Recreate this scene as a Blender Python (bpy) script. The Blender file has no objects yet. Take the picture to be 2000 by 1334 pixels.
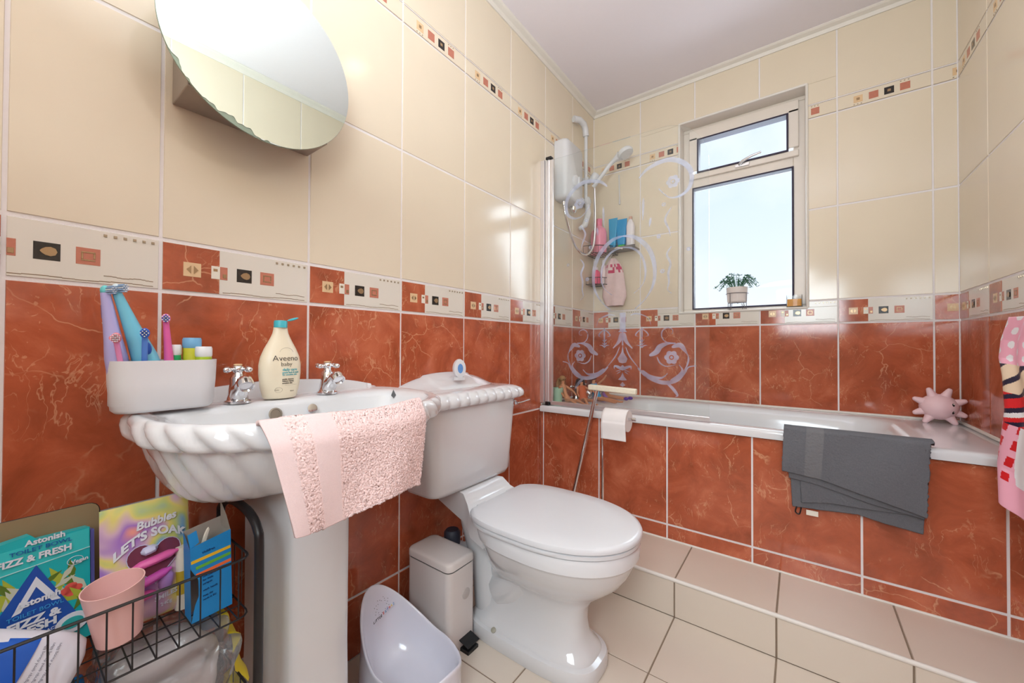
import bpy, bmesh, math, random
from mathutils import Vector, Matrix
S = bpy.context.scene; COL = S.collection
V = Vector; PI = math.pi
sin, cos = math.sin, math.cos
rnd = random.Random(7)

# ---------------------------------------------------------------- camera, light, exposure
cam_d = bpy.data.cameras.new('camera'); cam = bpy.data.objects.new('camera', cam_d); COL.objects.link(cam)
cam_d.sensor_width = 36; cam_d.lens = 756.58 * 36 / 2000; cam_d.clip_start = .02
yaw, pitch, roll = .6387, .011, .0042
r0 = V((cos(yaw), sin(yaw), 0)); f0 = V((-sin(yaw), cos(yaw), 0)); u0 = V((0, 0, 1))
F = f0 * cos(pitch) + u0 * sin(pitch); U = u0 * cos(pitch) - f0 * sin(pitch)
R_ = r0 * cos(roll) + U * sin(roll); U = U * cos(roll) - r0 * sin(roll)
mw = Matrix((R_, U, -F)).transposed().to_4x4(); mw.translation = V((1.1648, -2.5271, 1.0159))
cam.matrix_world = mw
S.camera = cam
S.view_settings.view_transform = 'Standard'; S.view_settings.look = 'None'
S.view_settings.gamma = 1; S.view_settings.exposure = 0.08; S.view_settings.use_curve_mapping = False

w = bpy.data.worlds.new('sky'); S.world = w; w.use_nodes = True
nt = w.node_tree; nt.nodes.clear(); N = nt.nodes.new; L = nt.links.new
out = N('ShaderNodeOutputWorld'); bg = N('ShaderNodeBackground'); tc = N('ShaderNodeTexCoord')
sep = N('ShaderNodeSeparateXYZ'); L(tc.outputs['Generated'], sep.inputs[0])
rp = N('ShaderNodeValToRGB'); L(sep.outputs['Z'], rp.inputs[0])
rp.color_ramp.elements[0].position = .05; rp.color_ramp.elements[0].color = (.86, .93, 1, 1)
rp.color_ramp.elements[1].position = .62; rp.color_ramp.elements[1].color = (.52, .69, 1, 1)
ns = N('ShaderNodeTexNoise'); ns.inputs['Scale'].default_value = 3.2; ns.inputs['Detail'].default_value = 5
L(tc.outputs['Generated'], ns.inputs['Vector'])
r2 = N('ShaderNodeValToRGB'); L(ns.outputs[0], r2.inputs[0]); r2.color_ramp.elements[0].position = .42; r2.color_ramp.elements[1].position = .7
mx = N('ShaderNodeMix'); mx.data_type = 'RGBA'; L(r2.outputs[0], mx.inputs[0]); L(rp.outputs[0], mx.inputs[6]); mx.inputs[7].default_value = (.93, .96, 1, 1)
L(mx.outputs[2], bg.inputs[0]); bg.inputs[1].default_value = 1.12; L(bg.outputs[0], out.inputs[0])

def light(name, kind, loc, energy, size=.1, color=(1, 1, 1), target=None, sy=None):
    d = bpy.data.lights.new(name, kind); d.energy = energy; d.color = color
    if kind == 'AREA':
        d.size = size
        if sy: d.shape = 'RECTANGLE'; d.size_y = sy
    else: d.shadow_soft_size = size
    o = bpy.data.objects.new(name, d); COL.objects.link(o); o.location = loc
    if target is not None: o.rotation_euler = (V(target) - V(loc)).to_track_quat('-Z', 'Y').to_euler()
    return o
light('bounce_light', 'AREA', (1.05, -2.62, 1.75), 31, .45, (.85, .95, 1), (1.0, -2.4, 2.65))
light('soft_front_light', 'AREA', (1.25, -3.0, 1.45), 7.8, .6, (.80, .93, 1), (.95, -.9, .35)).data.spread = math.radians(110)
light('window_daylight', 'AREA', (.885, .6, 1.85), 19, .7, (.80, .91, 1), (.885, -1.5, .6), 1.1)

# ---------------------------------------------------------------- materials
def lin(c):
    return tuple(((x / 255) / 12.92 if x / 255 <= .04045 else ((x / 255 + .055) / 1.055) ** 2.4) for x in c)
MATS = {}
def mat(name, c, rough=.5, metal=0, spec=.5, var=.04, scale=40, bump=0, bscale=200, coat=0, emis=None, es=0, sss=0):
    if name in MATS: return MATS[name]
    m = bpy.data.materials.new(name); m.use_nodes = True; t = m.node_tree; b = t.nodes['Principled BSDF']
    c = lin(c); N = t.nodes.new; L = t.links.new
    tc = N('ShaderNodeTexCoord'); n = N('ShaderNodeTexNoise'); n.inputs['Scale'].default_value = scale; n.inputs['Detail'].default_value = 3
    L(tc.outputs['Object'], n.inputs['Vector'])
    mx = N('ShaderNodeMix'); mx.data_type = 'RGBA'; L(n.outputs[0], mx.inputs[0])
    mx.inputs[6].default_value = tuple(min(1, x * (1 - var)) for x in c) + (1,); mx.inputs[7].default_value = tuple(min(1, x * (1 + var)) for x in c) + (1,)
    L(mx.outputs[2], b.inputs['Base Color'])
    b.inputs['Roughness'].default_value = rough; b.inputs['Metallic'].default_value = metal
    b.inputs['Specular IOR Level'].default_value = spec
    if coat: b.inputs['Coat Weight'].default_value = coat; b.inputs['Coat Roughness'].default_value = .04
    if sss: b.inputs['Subsurface Weight'].default_value = sss; b.inputs['Subsurface Radius'].default_value = (.01, .008, .006)
    if emis: b.inputs['Emission Color'].default_value = lin(emis) + (1,); b.inputs['Emission Strength'].default_value = es
    if bump:
        n2 = N('ShaderNodeTexNoise'); n2.inputs['Scale'].default_value = bscale; n2.inputs['Detail'].default_value = 4; L(tc.outputs['Object'], n2.inputs['Vector'])
        bp = N('ShaderNodeBump'); bp.inputs['Strength'].default_value = bump; bp.inputs['Distance'].default_value = .002; L(n2.outputs[0], bp.inputs['Height']); L(bp.outputs[0], b.inputs['Normal'])
    MATS[name] = m; return m
def M_(name): return MATS[name]

def marble():
    m = bpy.data.materials.new('terracotta_marble_tile'); m.use_nodes = True; t = m.node_tree; b = t.nodes['Principled BSDF']
    N = t.nodes.new; L = t.links.new
    tc = N('ShaderNodeTexCoord'); ge = N('ShaderNodeNewGeometry')
    mul = N('ShaderNodeVectorMath'); mul.operation = 'MULTIPLY'; cmb = N('ShaderNodeCombineXYZ')
    for k in range(3): L(ge.outputs['Random Per Island'], cmb.inputs[k])
    L(cmb.outputs[0], mul.inputs[0]); mul.inputs[1].default_value = (23, 31, 17)
    ad = N('ShaderNodeVectorMath'); L(tc.outputs['Object'], ad.inputs[0]); L(mul.outputs[0], ad.inputs[1]); P = ad.outputs[0]
    def noise(sc, det=4, dist=0, vec=P, ro=.5):
        n = N('ShaderNodeTexNoise'); n.inputs['Scale'].default_value = sc; n.inputs['Detail'].default_value = det
        n.inputs['Distortion'].default_value = dist; n.inputs['Roughness'].default_value = ro; L(vec, n.inputs['Vector']); return n.outputs[0]
    def math_(op, a, bb=None, c=None):
        n = N('ShaderNodeMath'); n.operation = op
        for i, x in enumerate((a, bb, c)):
            if x is None: continue
            if isinstance(x, (int, float)): n.inputs[i].default_value = x
            else: L(x, n.inputs[i])
        return n.outputs[0]
    def mr(x, a, b_, c=0, d=1):
        n = N('ShaderNodeMapRange'); n.clamp = True; L(x, n.inputs[0])
        for i, q in enumerate((a, b_, c, d)): n.inputs[i + 1].default_value = q
        return n.outputs[0]
    rp = N('ShaderNodeValToRGB'); L(noise(7, 7, .6, ro=.62), rp.inputs[0]); e = rp.color_ramp.elements
    e[0].position = .3; e[0].color = lin((150, 74, 47)) + (1,); e[1].position = .72; e[1].color = lin((208, 119, 86)) + (1,)
    q = rp.color_ramp.elements.new(.52); q.color = lin((184, 94, 63)) + (1,)
    # sharp short cream cracks
    warp = N('ShaderNodeTexNoise'); warp.inputs['Scale'].default_value = 5; warp.inputs['Detail'].default_value = 5; L(P, warp.inputs['Vector'])
    wv = N('ShaderNodeVectorMath'); wv.operation = 'MULTIPLY_ADD'; L(warp.outputs['Color'], wv.inputs[0]); wv.inputs[1].default_value = (.16, .16, .16); L(P, wv.inputs[2])
    vo = N('ShaderNodeTexVoronoi'); vo.feature = 'DISTANCE_TO_EDGE'; vo.inputs['Scale'].default_value = 5.5; L(wv.outputs[0], vo.inputs['Vector'])
    crack = math_('MULTIPLY', mr(vo.outputs['Distance'], .0, .011, 1, 0), mr(noise(6, 2), .53, .6))
    # wispy near-vertical combed strokes
    sc = N('ShaderNodeVectorMath'); sc.operation = 'MULTIPLY'; L(wv.outputs[0], sc.inputs[0]); sc.inputs[1].default_value = (1, 1, .22)
    n3 = noise(34, 3, .5, sc.outputs[0]); st = math_('MULTIPLY', mr(math_('ABSOLUTE', math_('SUBTRACT', n3, .5)), 0, .018, 1, 0), mr(noise(8, 3), .50, .60))
    fl = math_('MULTIPLY', mr(noise(60, 3, 1.2), .66, .7), mr(noise(7, 2, 0), .5, .62))
    a = math_('MAXIMUM', math_('MULTIPLY', crack, .6), math_('MULTIPLY', st, .5)); a = math_('MAXIMUM', a, math_('MULTIPLY', fl, .45))
    mx = N('ShaderNodeMix'); mx.data_type = 'RGBA'; L(a, mx.inputs[0]); L(rp.outputs[0], mx.inputs[6]); mx.inputs[7].default_value = lin((232, 176, 136)) + (1,)
    L(mx.outputs[2], b.inputs['Base Color']); b.inputs['Roughness'].default_value = .09; b.inputs['Specular IOR Level'].default_value = .55
    MATS['marble'] = m
marble()
mat('cream', (231, 217, 195), .13, var=.025, scale=6, spec=.55); mat('border', (228, 221, 210), .16, var=.03, scale=9, spec=.5)
mat('grout', (238, 232, 232), .7, bump=.3); mat('strip_line', (150, 128, 104), .4); mat('dot', (176, 158, 134), .25, metal=.4)
mat('ink', (44, 38, 36), .2, var=.5, scale=120); mat('pinkish', (196, 122, 100), .25, var=.12, scale=90); mat('peach', (228, 194, 152), .25)
mat('bronze', (176, 146, 112), .25, metal=.6); mat('offwhite', (232, 226, 212), .3)
mat('ceiling', (240, 233, 240), .9, var=.01, bump=.1, bscale=60); mat('trimw', (232, 226, 218), .45, var=.02)
mat('floor_tile', (222, 209, 194), .28, var=.03, scale=8); mat('floor_grout', (140, 122, 104), .8)
mat('ceramic', (223, 223, 225), .07, var=.008, coat=.3, spec=.5); mat('plastic_white', (220, 220, 223), .25, var=.01)
mat('acrylic', (226, 226, 228), .12, var=.01, coat=.2); mat('chrome', (225, 225, 228), .08, metal=1, var=.02)
mat('alu', (232, 230, 232), .3, metal=.75, var=.03); mat('black', (22, 22, 24), .45); mat('wire', (30, 28, 30), .4)
mat('upvc', (236, 226, 216), .3, var=.02); mat('gasket', (46, 36, 60), .6)
mat('pink_terry', (250, 219, 215), .95, var=.05, scale=500, bump=.6, bscale=900, spec=.1)
mat('pink_band', (240, 214, 212), .9, var=.05, scale=500, bump=.5, bscale=1200, spec=.1)
mat('grey_terry', (116, 117, 122), .98, var=.18, scale=300, bump=.9, bscale=900, spec=.05)
mat('grey_band', (122, 122, 125), .95, var=.1, scale=300, bump=.3, bscale=900, spec=.05)
mat('bin', (222, 214, 210), .4, var=.01)

def glassmat(name, tint=(1, 1, 1), gloss=.06, rough=.02, milky=0, mc=(230, 230, 235)):
    m = bpy.data.materials.new(name); m.use_nodes = True; t = m.node_tree; t.nodes.clear(); N = t.nodes.new; L = t.links.new
    o = N('ShaderNodeOutputMaterial'); tr = N('ShaderNodeBsdfTransparent'); tr.inputs[0].default_value = tint + (1,)
    gl = N('ShaderNodeBsdfGlossy'); gl.inputs['Roughness'].default_value = rough
    lw = N('ShaderNodeLayerWeight'); lw.inputs[0].default_value = .22
    mm = N('ShaderNodeMath'); mm.operation = 'MULTIPLY'; L(lw.outputs['Fresnel'], mm.inputs[0]); mm.inputs[1].default_value = gloss * 10
    a = N('ShaderNodeMixShader'); L(mm.outputs[0], a.inputs[0]); L(tr.outputs[0], a.inputs[1]); L(gl.outputs[0], a.inputs[2])
    if milky:
        di = N('ShaderNodeBsdfDiffuse'); di.inputs[0].default_value = lin(mc) + (1,)
        tl = N('ShaderNodeBsdfTranslucent'); tl.inputs[0].default_value = lin(mc) + (1,)
        dm = N('ShaderNodeMixShader'); dm.inputs[0].default_value = .4; L(di.outputs[0], dm.inputs[1]); L(tl.outputs[0], dm.inputs[2])
        tc = N('ShaderNodeTexCoord'); no = N('ShaderNodeTexNoise'); no.inputs['Scale'].default_value = 12; L(tc.outputs['Object'], no.inputs['Vector'])
        m3 = N('ShaderNodeMath'); m3.operation = 'MULTIPLY'; L(no.outputs[0], m3.inputs[0]); m3.inputs[1].default_value = milky * 2
        b = N('ShaderNodeMixShader'); L(m3.outputs[0], b.inputs[0]); L(a.outputs[0], b.inputs[1]); L(dm.outputs[0], b.inputs[2]); a = b
    if name == 'film':
        tc2 = N('ShaderNodeTexCoord'); vo = N('ShaderNodeTexVoronoi'); vo.inputs['Scale'].default_value = 42; L(tc2.outputs['Object'], vo.inputs['Vector'])
        bp = N('ShaderNodeBump'); bp.inputs['Strength'].default_value = 1; bp.inputs['Distance'].default_value = .01; L(vo.outputs['Distance'], bp.inputs['Height']); L(bp.outputs[0], gl.inputs['Normal'])
    L(a.outputs[0], o.inputs[0]); MATS[name] = m; return m
glassmat('screen_glass', (.985, .992, .985), .045, .01, .02, (232, 236, 234)); glassmat('pane', (.98, .99, 1), .03)
glassmat('etched', (.9, .93, 1), .02, .3, .44, (206, 212, 236)); glassmat('film', (.95, .95, .97), .30, .12, .16, (240, 240, 245))
glassmat('votive', (.97, .97, .97), .08)
def paint(name, c): return mat(name, c, .42, var=.02)

# ---------------------------------------------------------------- mesh builder
def basis(d):
    d = V(d).normalized(); a = V((0, 0, 1)) if abs(d.z) < .95 else V((1, 0, 0))
    x = a.cross(d).normalized(); return x, d.cross(x).normalized(), d
class MB:
    def __init__(s): s.v = []; s.f = []; s.m = []
    def add(s, vs, fs, mi=0):
        n = len(s.v); s.v += [V(p) for p in vs]
        for f in fs: s.f.append([i + n for i in f]); s.m.append(mi)
        return s
    def box(s, c, d, mi=0, R=None, taper=1):
        vs = []
        for z in (-.5, .5):
            k = taper if z < 0 else 1
            for x, y in ((-.5, -.5), (.5, -.5), (.5, .5), (-.5, .5)):
                p = V((x * d[0] * k, y * d[1] * k, z * d[2])); vs.append(V(c) + (R @ p if R else p))
        return s.add(vs, [(3, 2, 1, 0), (4, 5, 6, 7), (0, 1, 5, 4), (1, 2, 6, 5), (2, 3, 7, 6), (3, 0, 4, 7)], mi)
    def loft(s, rings, mi=0, cap=(True, True), closed=True):
        n = len(rings[0]); vs = [p for r in rings for p in r]; fs = []
        for i in range(len(rings) - 1):
            for j in range(n if closed else n - 1):
                k = (j + 1) % n; fs.append((i * n + j, i * n + k, (i + 1) * n + k, (i + 1) * n + j))
        if cap[0]: fs.append(tuple(range(n))[::-1])
        if cap[1]: fs.append(tuple((len(rings) - 1) * n + j for j in range(n)))
        return s.add(vs, fs, mi)
    def lathe(s, o, prof, d=(0, 0, 1), n=24, mi=0, cap=(True, True), sx=1, sy=1):
        x, y, z = basis(d); o = V(o)
        return s.loft([[o + x * (r * sx * cos(a)) + y * (r * sy * sin(a)) + z * h for a in [2 * PI * k / n for k in range(n)]] for r, h in prof], mi, cap)
    def tube(s, path, r, n=8, mi=0, closed=False, flat=1):
        P = [V(p) for p in path]; m = len(P); rings = []; px = None
        for i, p in enumerate(P):
            t = (P[(i + 1) % m] - P[i - 1]) if closed else (P[min(i + 1, m - 1)] - P[max(i - 1, 0)])
            t.normalize()
            if px is None: px = basis(t)[0]
            px = (px - t * px.dot(t)).normalized(); py = t.cross(px)
            rr = r[i] if isinstance(r, (list, tuple)) else r
            rings.append([p + px * (rr * cos(a)) + py * (rr * flat * sin(a)) for a in [2 * PI * k / n for k in range(n)]])
        if closed: rings.append(rings[0])
        return s.loft(rings, mi, (not closed, not closed))
    def grid(s, fn, nu, nv, mi=0, mfun=None, close_u=False):
        n0 = len(s.v)
        for j in range(nv + 1):
            for i in range(nu + 1): s.v.append(V(fn(i / nu, j / nv)))
        for j in range(nv):
            for i in range(nu):
                a = n0 + j * (nu + 1) + i; s.f.append([a, a + 1, a + nu + 2, a + nu + 1]); s.m.append(mfun((i + .5) / nu, (j + .5) / nv) if mfun else mi)
        return s
    def prism(s, pts, fr, h, mi=0, z0=0):
        o, r, u = [V(q) for q in fr]; n = r.cross(u); k = len(pts)
        vs = [o + r * a + u * b + n * z0 for a, b in pts] + [o + r * a + u * b + n * (z0 + h) for a, b in pts]
        area = sum(pts[i][0] * pts[(i + 1) % k][1] - pts[(i + 1) % k][0] * pts[i][1] for i in range(k))
        fs = [tuple(range(k))[::-1], tuple(range(k, 2 * k))] + [(i, (i + 1) % k, k + (i + 1) % k, k + i) for i in range(k)]
        if area < 0: fs = [f[::-1] for f in fs]
        return s.add(vs, fs, mi)
    def sphere(s, c, r, n=16, m=10, mi=0, sc=(1, 1, 1), R=None):
        rings = []
        for j in range(m + 1):
            t = PI * (j + (.02 if j == 0 else -.02 if j == m else 0)) / m
            ring = []
            for k in range(n):
                p = V((r * sc[0] * sin(t) * cos(2 * PI * k / n), r * sc[1] * sin(t) * sin(2 * PI * k / n), -r * sc[2] * cos(t)))
                ring.append(V(c) + (R @ p if R else p))
            rings.append(ring)
        return s.loft(rings, mi)
    def text(s, body, fn, size, mi=0, align='CENTER', th=.0004, bold=0, sx=1, shear=0):
        cu = bpy.data.curves.new('t', 'FONT'); cu.body = body; cu.size = size; cu.align_x = align; cu.extrude = th; cu.offset = bold; cu.shear = shear
        cu.resolution_u = 3
        o = bpy.data.objects.new('t', cu); me = bpy.data.meshes.new_from_object(o)
        s.add([fn(p.co.x * sx, p.co.y, p.co.z + th) for p in me.vertices], [tuple(f.vertices) for f in me.polygons], mi)
        bpy.data.objects.remove(o); bpy.data.curves.remove(cu); bpy.data.meshes.remove(me); return s
    def build(s, name, mats, parent=None, loc=None, bevel=0, sub=0, solid=0, ang=40, seg=2, offs=-1):
        me = bpy.data.meshes.new(name)
        o_ = V(parent['_o']) if parent is not None and '_o' in parent else (V(loc) if loc is not None else V((0, 0, 0)))
        me.from_pydata([tuple(p - o_) for p in s.v], [], s.f); me.validate()
        if not isinstance(mats, (list, tuple)): mats = [mats]
        for m in mats: me.materials.append(MATS[m] if isinstance(m, str) else m)
        for p, mi in zip(me.polygons, s.m): p.material_index = mi; p.use_smooth = True
        me.set_sharp_from_angle(angle=math.radians(ang))
        o = bpy.data.objects.new(name, me); COL.objects.link(o)
        if parent is not None: o.parent = parent; o['_o'] = tuple(o_)
        else: o.location = o_; o['_o'] = tuple(o_)
        if solid: md = o.modifiers.new('so', 'SOLIDIFY'); md.thickness = solid; md.offset = offs
        if bevel: md = o.modifiers.new('b', 'BEVEL'); md.width = bevel; md.segments = seg; md.limit_method = 'ANGLE'; md.angle_limit = math.radians(40)
        if sub: md = o.modifiers.new('s', 'SUBSURF'); md.levels = sub; md.render_levels = sub
        return o
def fr(o, r, u):
    o, r, u = V(o), V(r).normalized(), V(u).normalized(); n = r.cross(u)
    return lambda a, b, c=0: o + r * a + u * b + n * c
def root(name, loc, label, cat, group=None):
    o = bpy.data.objects.new(name, None); COL.objects.link(o); o.location = loc; o['_o'] = tuple(loc); o.empty_display_size = .05
    return tag(o, label, cat, group)
def tag(o, label, cat, group=None, kind=None):
    o['label'] = label; o['category'] = cat
    if group: o['group'] = group
    if kind: o['kind'] = kind
    return o
def struct(o, label, cat='wall'): o['kind'] = 'structure'; o['label'] = label; o['category'] = cat; return o
def rrect(cx, cy, hx, hy, r, n=5):
    pts = []
    for qx, qy, a0 in ((1, 1, 0), (-1, 1, 90), (-1, -1, 180), (1, -1, 270)):
        for k in range(n + 1):
            a = math.radians(a0 + 90 * k / n); pts.append((cx + qx * (hx - r) + r * cos(a), cy + qy * (hy - r) + r * sin(a)))
    return pts
def sup(cx, cy, af, ab, b, n=2.5, k=48, nb=None):
    """outline: front half-length af (+x), back half-length ab (-x), half-width b"""
    pts = []
    for i in range(k):
        t = 2 * PI * i / k; c, s_ = cos(t), sin(t); e = 2 / (n if c > 0 else (nb or n))
        x = (af if c > 0 else ab) * abs(c) ** e * (1 if c > 0 else -1); y = b * abs(s_) ** e * (1 if s_ > 0 else -1)
        pts.append((cx + x, cy + y))
    return pts
def spline(pts, n=6, closed=False):
    P = [V(p) for p in pts]; m = len(P); o = []
    for i in range(m if closed else m - 1):
        a = P[(i - 1) % m] if closed or i > 0 else P[0]; b = P[i]; c = P[(i + 1) % m]; d = P[(i + 2) % m] if closed or i + 2 < m else P[-1]
        for k in range(n):
            t = k / n; o.append(.5 * ((2 * b) + (c - a) * t + (2 * a - 5 * b + 4 * c - d) * t * t + (3 * b - a - 3 * c + d) * t ** 3))
    if not closed: o.append(P[-1])
    return o
def interp(tab, x):
    if x <= tab[0][0]: return tab[0][1]
    for (a, p), (b, q) in zip(tab, tab[1:]):
        if x <= b: return p + (q - p) * (x - a) / (b - a)
    return tab[-1][1]

# ---------------------------------------------------------------- room: tiled walls
W = 1.73; H = 2.65; ZF = -3.3
GR = .0032
WM = ['grout', 'marble', 'cream', 'border', 'ink', 'pinkish', 'peach', 'bronze', 'dot', 'strip_line', 'offwhite', 'floor_tile', 'floor_grout']
def cut(rect, hole):
    a, b, c, d = rect
    if not hole: return [rect]
    p, q, r, s_ = hole
    if c <= p or a >= r or d <= q or b >= s_: return [rect]
    o = []
    if b < q: o.append((a, b, c, q))
    if d > s_: o.append((a, s_, c, d))
    lo, hi = max(b, q), min(d, s_)
    if a < p: o.append((a, lo, p, hi))
    if c > r: o.append((r, lo, c, hi))
    return o
def slab(mb, f, rc, mi, h0=0, h=.0022, ch=.0009):
    a, b, c, d = rc; ch = min(ch, (c - a) * .3, (d - b) * .3)
    if c - a < .0008 or d - b < .0008 or (h0 == 0 and min(c - a, d - b) < .004): return
    mb.add([f(a, b, h0), f(c, b, h0), f(c, d, h0), f(a, d, h0), f(a + ch, b + ch, h0 + h), f(c - ch, b + ch, h0 + h), f(c - ch, d - ch, h0 + h), f(a + ch, d - ch, h0 + h)],
           [(4, 5, 6, 7), (0, 1, 5, 4), (1, 2, 6, 5), (2, 3, 7, 6), (3, 0, 4, 7)], mi)
def rectdec(mb, f, rc, mi, hole, lim, h0=.0022, h=.0006):
    a, b, c, d = rc; a, c = max(a, lim[0]), min(c, lim[1])
    if c - a < .001: return
    for (a, b, c, d) in cut((a, b, c, d), hole):
        if c - a > .001 and d - b > .001: slab(mb, f, (a, b, c, d), mi, h0, h, .0004)
def tiled(name, f, cols, rows, hole=None, left0=None, label=''):
    """cols: list of (u0,u1,tile_left_u); rows: list of (z0,z1,kind)"""
    mb = MB(); u_min = cols[0][0]; u_max = cols[-1][1]; z0, z1 = rows[0][0], rows[-1][1]
    for rc in cut((u_min, z0, u_max, z1), hole):
        a, b, c, d = rc; mb.add([f(a, b, 0), f(c, b, 0), f(c, d, 0), f(a, d, 0)], [(0, 1, 2, 3)], 0)
    for (u0, u1, tl) in cols:
        for (a, b, kind) in rows:
            mi = {'m': 1, 'c': 2, 'b': 3, 's': 2}[kind]; lim = (u0 + GR, u1 - GR)
            ga = GR * 1.3
            for rc in cut((u0 + GR, a + ga, u1 - GR, b - ga), hole): slab(mb, f, rc, mi)
            D = lambda p, q, r, s_, m_, h0=.0022, hh=.0006: rectdec(mb, f, (tl + p, a + q, tl + r, a + s_), m_, hole, lim, h0, hh)
            if kind == 'b':
                D(.0035, .0055, .111, .113, 1, .0022, .0009)
                D(.040, .0405, .074, .074, 6, .003)
                for sg, cx in ((-1, .0545), (1, .0595)):
                    p = [(cx, .047), (cx + sg * .009, .057), (cx, .067)]
                    if lim[0] < tl + cx - .01 and tl + cx + .01 < lim[1]:
                        if not hole or not (hole[0] < tl + cx < hole[2] and hole[1] < a + .057 + .01): mb.add([f(tl + x, a + y, .0045) for x, y in p], [(0, 1, 2) if sg < 0 else (0, 1, 2)], 7)
                D(.094, .0415, .112, .0735, 10, .003); D(.098, .060, .107, .067, 7, .0034)
                D(.112, .0415, .128, .0735, 5); D(.118, .046, .126, .056, 7, .003)
                D(.148, .0405, .182, .0745, 4)
                cx, cy = tl + .165, a + .0575
                if lim[0] < cx - .012 and cx + .012 < lim[1] and not (hole and hole[0] - .01 < cx < hole[2] + .01 and hole[1] < cy + .01):
                    mb.add([f(cx + .011 * cos(t) + .002 * cos(2 * t), cy + .0075 * sin(t) + .003 * sin(2 * t), .0045) for t in [2 * PI * k / 12 for k in range(12)]], [tuple(range(12))], 7)
                D(.202, .0405, .236, .0745, 5); D(.209, .048, .229, .051, 7, .003); D(.209, .064, .229, .067, 7, .003); D(.209, .051, .212, .064, 7, .003); D(.226, .053, .229, .064, 7, .003)
                for k in range(6):
                    x = .240 + k * .0148; D(x, .1025, x + .0055, .108, 8, .0022, .0022)
                for (xa, xb, y0, ph) in ((.118, .318, .0085, 0), (.241, .318, .0195, 1)):
                    n = 12
                    for k in range(n):
                        p = xa + (xb - xa) * k / n; q = xa + (xb - xa) * (k + 1) / n; yy = y0 + .0012 * sin((k + ph) * .9)
                        D(p, yy, q, yy + .0018, 9, .0022, .0006)
            if kind == 's':
                D(.003, .002, .327, .0034, 9); D(.003, b - a - .0034, .327, b - a - .002, 9)
                for x, m_ in ((.062, 6), (.118, 5), (.172, 4), (.226, 5)):
                    D(x, .018, x + .034, .052, m_)
                    if m_ != 5: D(x + .011, .029, x + .023, .041, 7, .003)
                for k in range(3):
                    D(.062 + k * .013, .008, .067 + k * .013, .012, 8); D(.226 + k * .013, .059, .231 + k * .013, .063, 8)
    return struct(mb.build(name, WM), label)
ROWS = [(0, .198, 'm'), (.198, .667, 'm'), (.667, 1.1365, 'm'), (1.1365, 1.255, 'b'), (1.255, 1.727, 'c'), (1.727, 2.2, 'c'), (2.2, 2.272, 's'), (2.272, H, 'c')]
cols = []
edges = [ZF, -2.959, -2.629, -2.515] + [-(.3189 + .33 * k) for k in range(6, -1, -1)] + [0]
for a, b in zip(edges, edges[1:]):
    tl = a
    if b <= -2.959 + 1e-6: tl = -3.289
    if abs(a + 2.515) < 1e-6: tl = -2.629
    cols.append((a, b, tl))
fl = fr((0, 0, 0), (0, 1, 0), (0, 0, 1))
tiled('wall_left', fl, cols, ROWS, label='left wall tiled terracotta marble below a decorated border and cream above')
HOLE = (.575, 1.222, 1.195, 2.383)
fw_ = fr((0, 0, 0), (1, 0, 0), (0, 0, 1))
tiled('wall_back', fw_, [(k * .33, min((k + 1) * .33, W), k * .33) for k in range(6)], ROWS, HOLE, label='window wall with terracotta and cream tiles above the bath')
frt = fr((W, 0, 0), (0, -1, 0), (0, 0, 1))
tiled('wall_right', frt, [(k * .33, (k + 1) * .33, k * .33) for k in range(10)], ROWS, label='right wall of glossy tiles at the foot of the bath')
mb = MB(); mb.box((W / 2, ZF - .05, H / 2), (W + .2, .1, H)); struct(mb.build('wall_front', 'cream'), 'plain wall behind the camera')
mb = MB(); mb.box((W / 2, -1.6, H + .05), (W + .4, 4, .1)); struct(mb.build('ceiling', 'ceiling'), 'flat pale pinkish ceiling', 'ceiling')
for nm, a, b, n_ in (('trim_1', (0, 0), (0, ZF), (1, 0)), ('trim_2', (0, 0), (W, 0), (0, -1)), ('trim_3', (W, 0), (W, ZF), (-1, 0))):
    mb = MB(); A = V((a[0], a[1], 0)); B = V((b[0], b[1], 0)); n3 = V((n_[0], n_[1], 0)); prof = [(.0, .034), (.006, .034), (.012, .018), (.03, .010), (.036, .004), (.036, 0), (0, 0)]
    mb.loft([[q + n3 * (p + .0022) + V((0, 0, H - h)) for p, h in prof] for q in (A, B)])
    struct(mb.build(nm, 'trimw', ang=20), 'white plastic coving strip where wall meets ceiling', 'trim')
lp = root('ceiling_lamp', (.906, -1.282, H), 'small round white ceiling lamp above the middle of the room', 'ceiling lamp')
mb = MB(); mb.lathe((.906, -1.282, H - .001), [(.085, 0), (.085, -.014), (.078, -.02)], n=40); mb.build('lamp_base', 'trimw', lp)
mb = MB(); mb.lathe((.906, -1.282, H - .02), [(.062, 0), (.060, -.010), (.045, -.020), (.016, -.025)], n=40); mb.build('lamp_diffuser', mat('lampem', (250, 240, 225), .5, emis=(255, 232, 200), es=9), lp)
# ceramic floor
YS = -.9866; YB = -.686; T2 = .3162
mb = MB(); mb.add([(0, 0, 0), (0, ZF, 0), (W, ZF, 0), (W, 0, 0)], [(0, 1, 2, 3)], 12)
ff = fr((0, 0, 0), (1, 0, 0), (0, 1, 0))
xs = [0] + [.7847 - T2 * 2 + T2 * k for k in range(0, 6)]; xs = [x for x in xs if x < W] + [W]
ys = [YS - .311 * k for k in range(0, 8)]
for a, b in zip(xs, xs[1:]):
    for d, c in zip(ys, ys[1:]): slab(mb, ff, (a + .0022, c + .0022, b - .0022, d - .0022), 11, 0, .002)
struct(mb.build('floor', WM), 'cream ceramic floor tiles with dark thin grout', 'floor')
mb = MB(); mb.add([(0, YS, 0), (W, YS, 0), (W, YS, .139), (0, YS, .139)], [(0, 1, 2, 3)], 12); mb.add([(0, YS, .139), (W, YS, .139), (W, YB + .02, .139), (0, YB + .02, .139)], [(0, 1, 2, 3)], 12)
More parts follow.
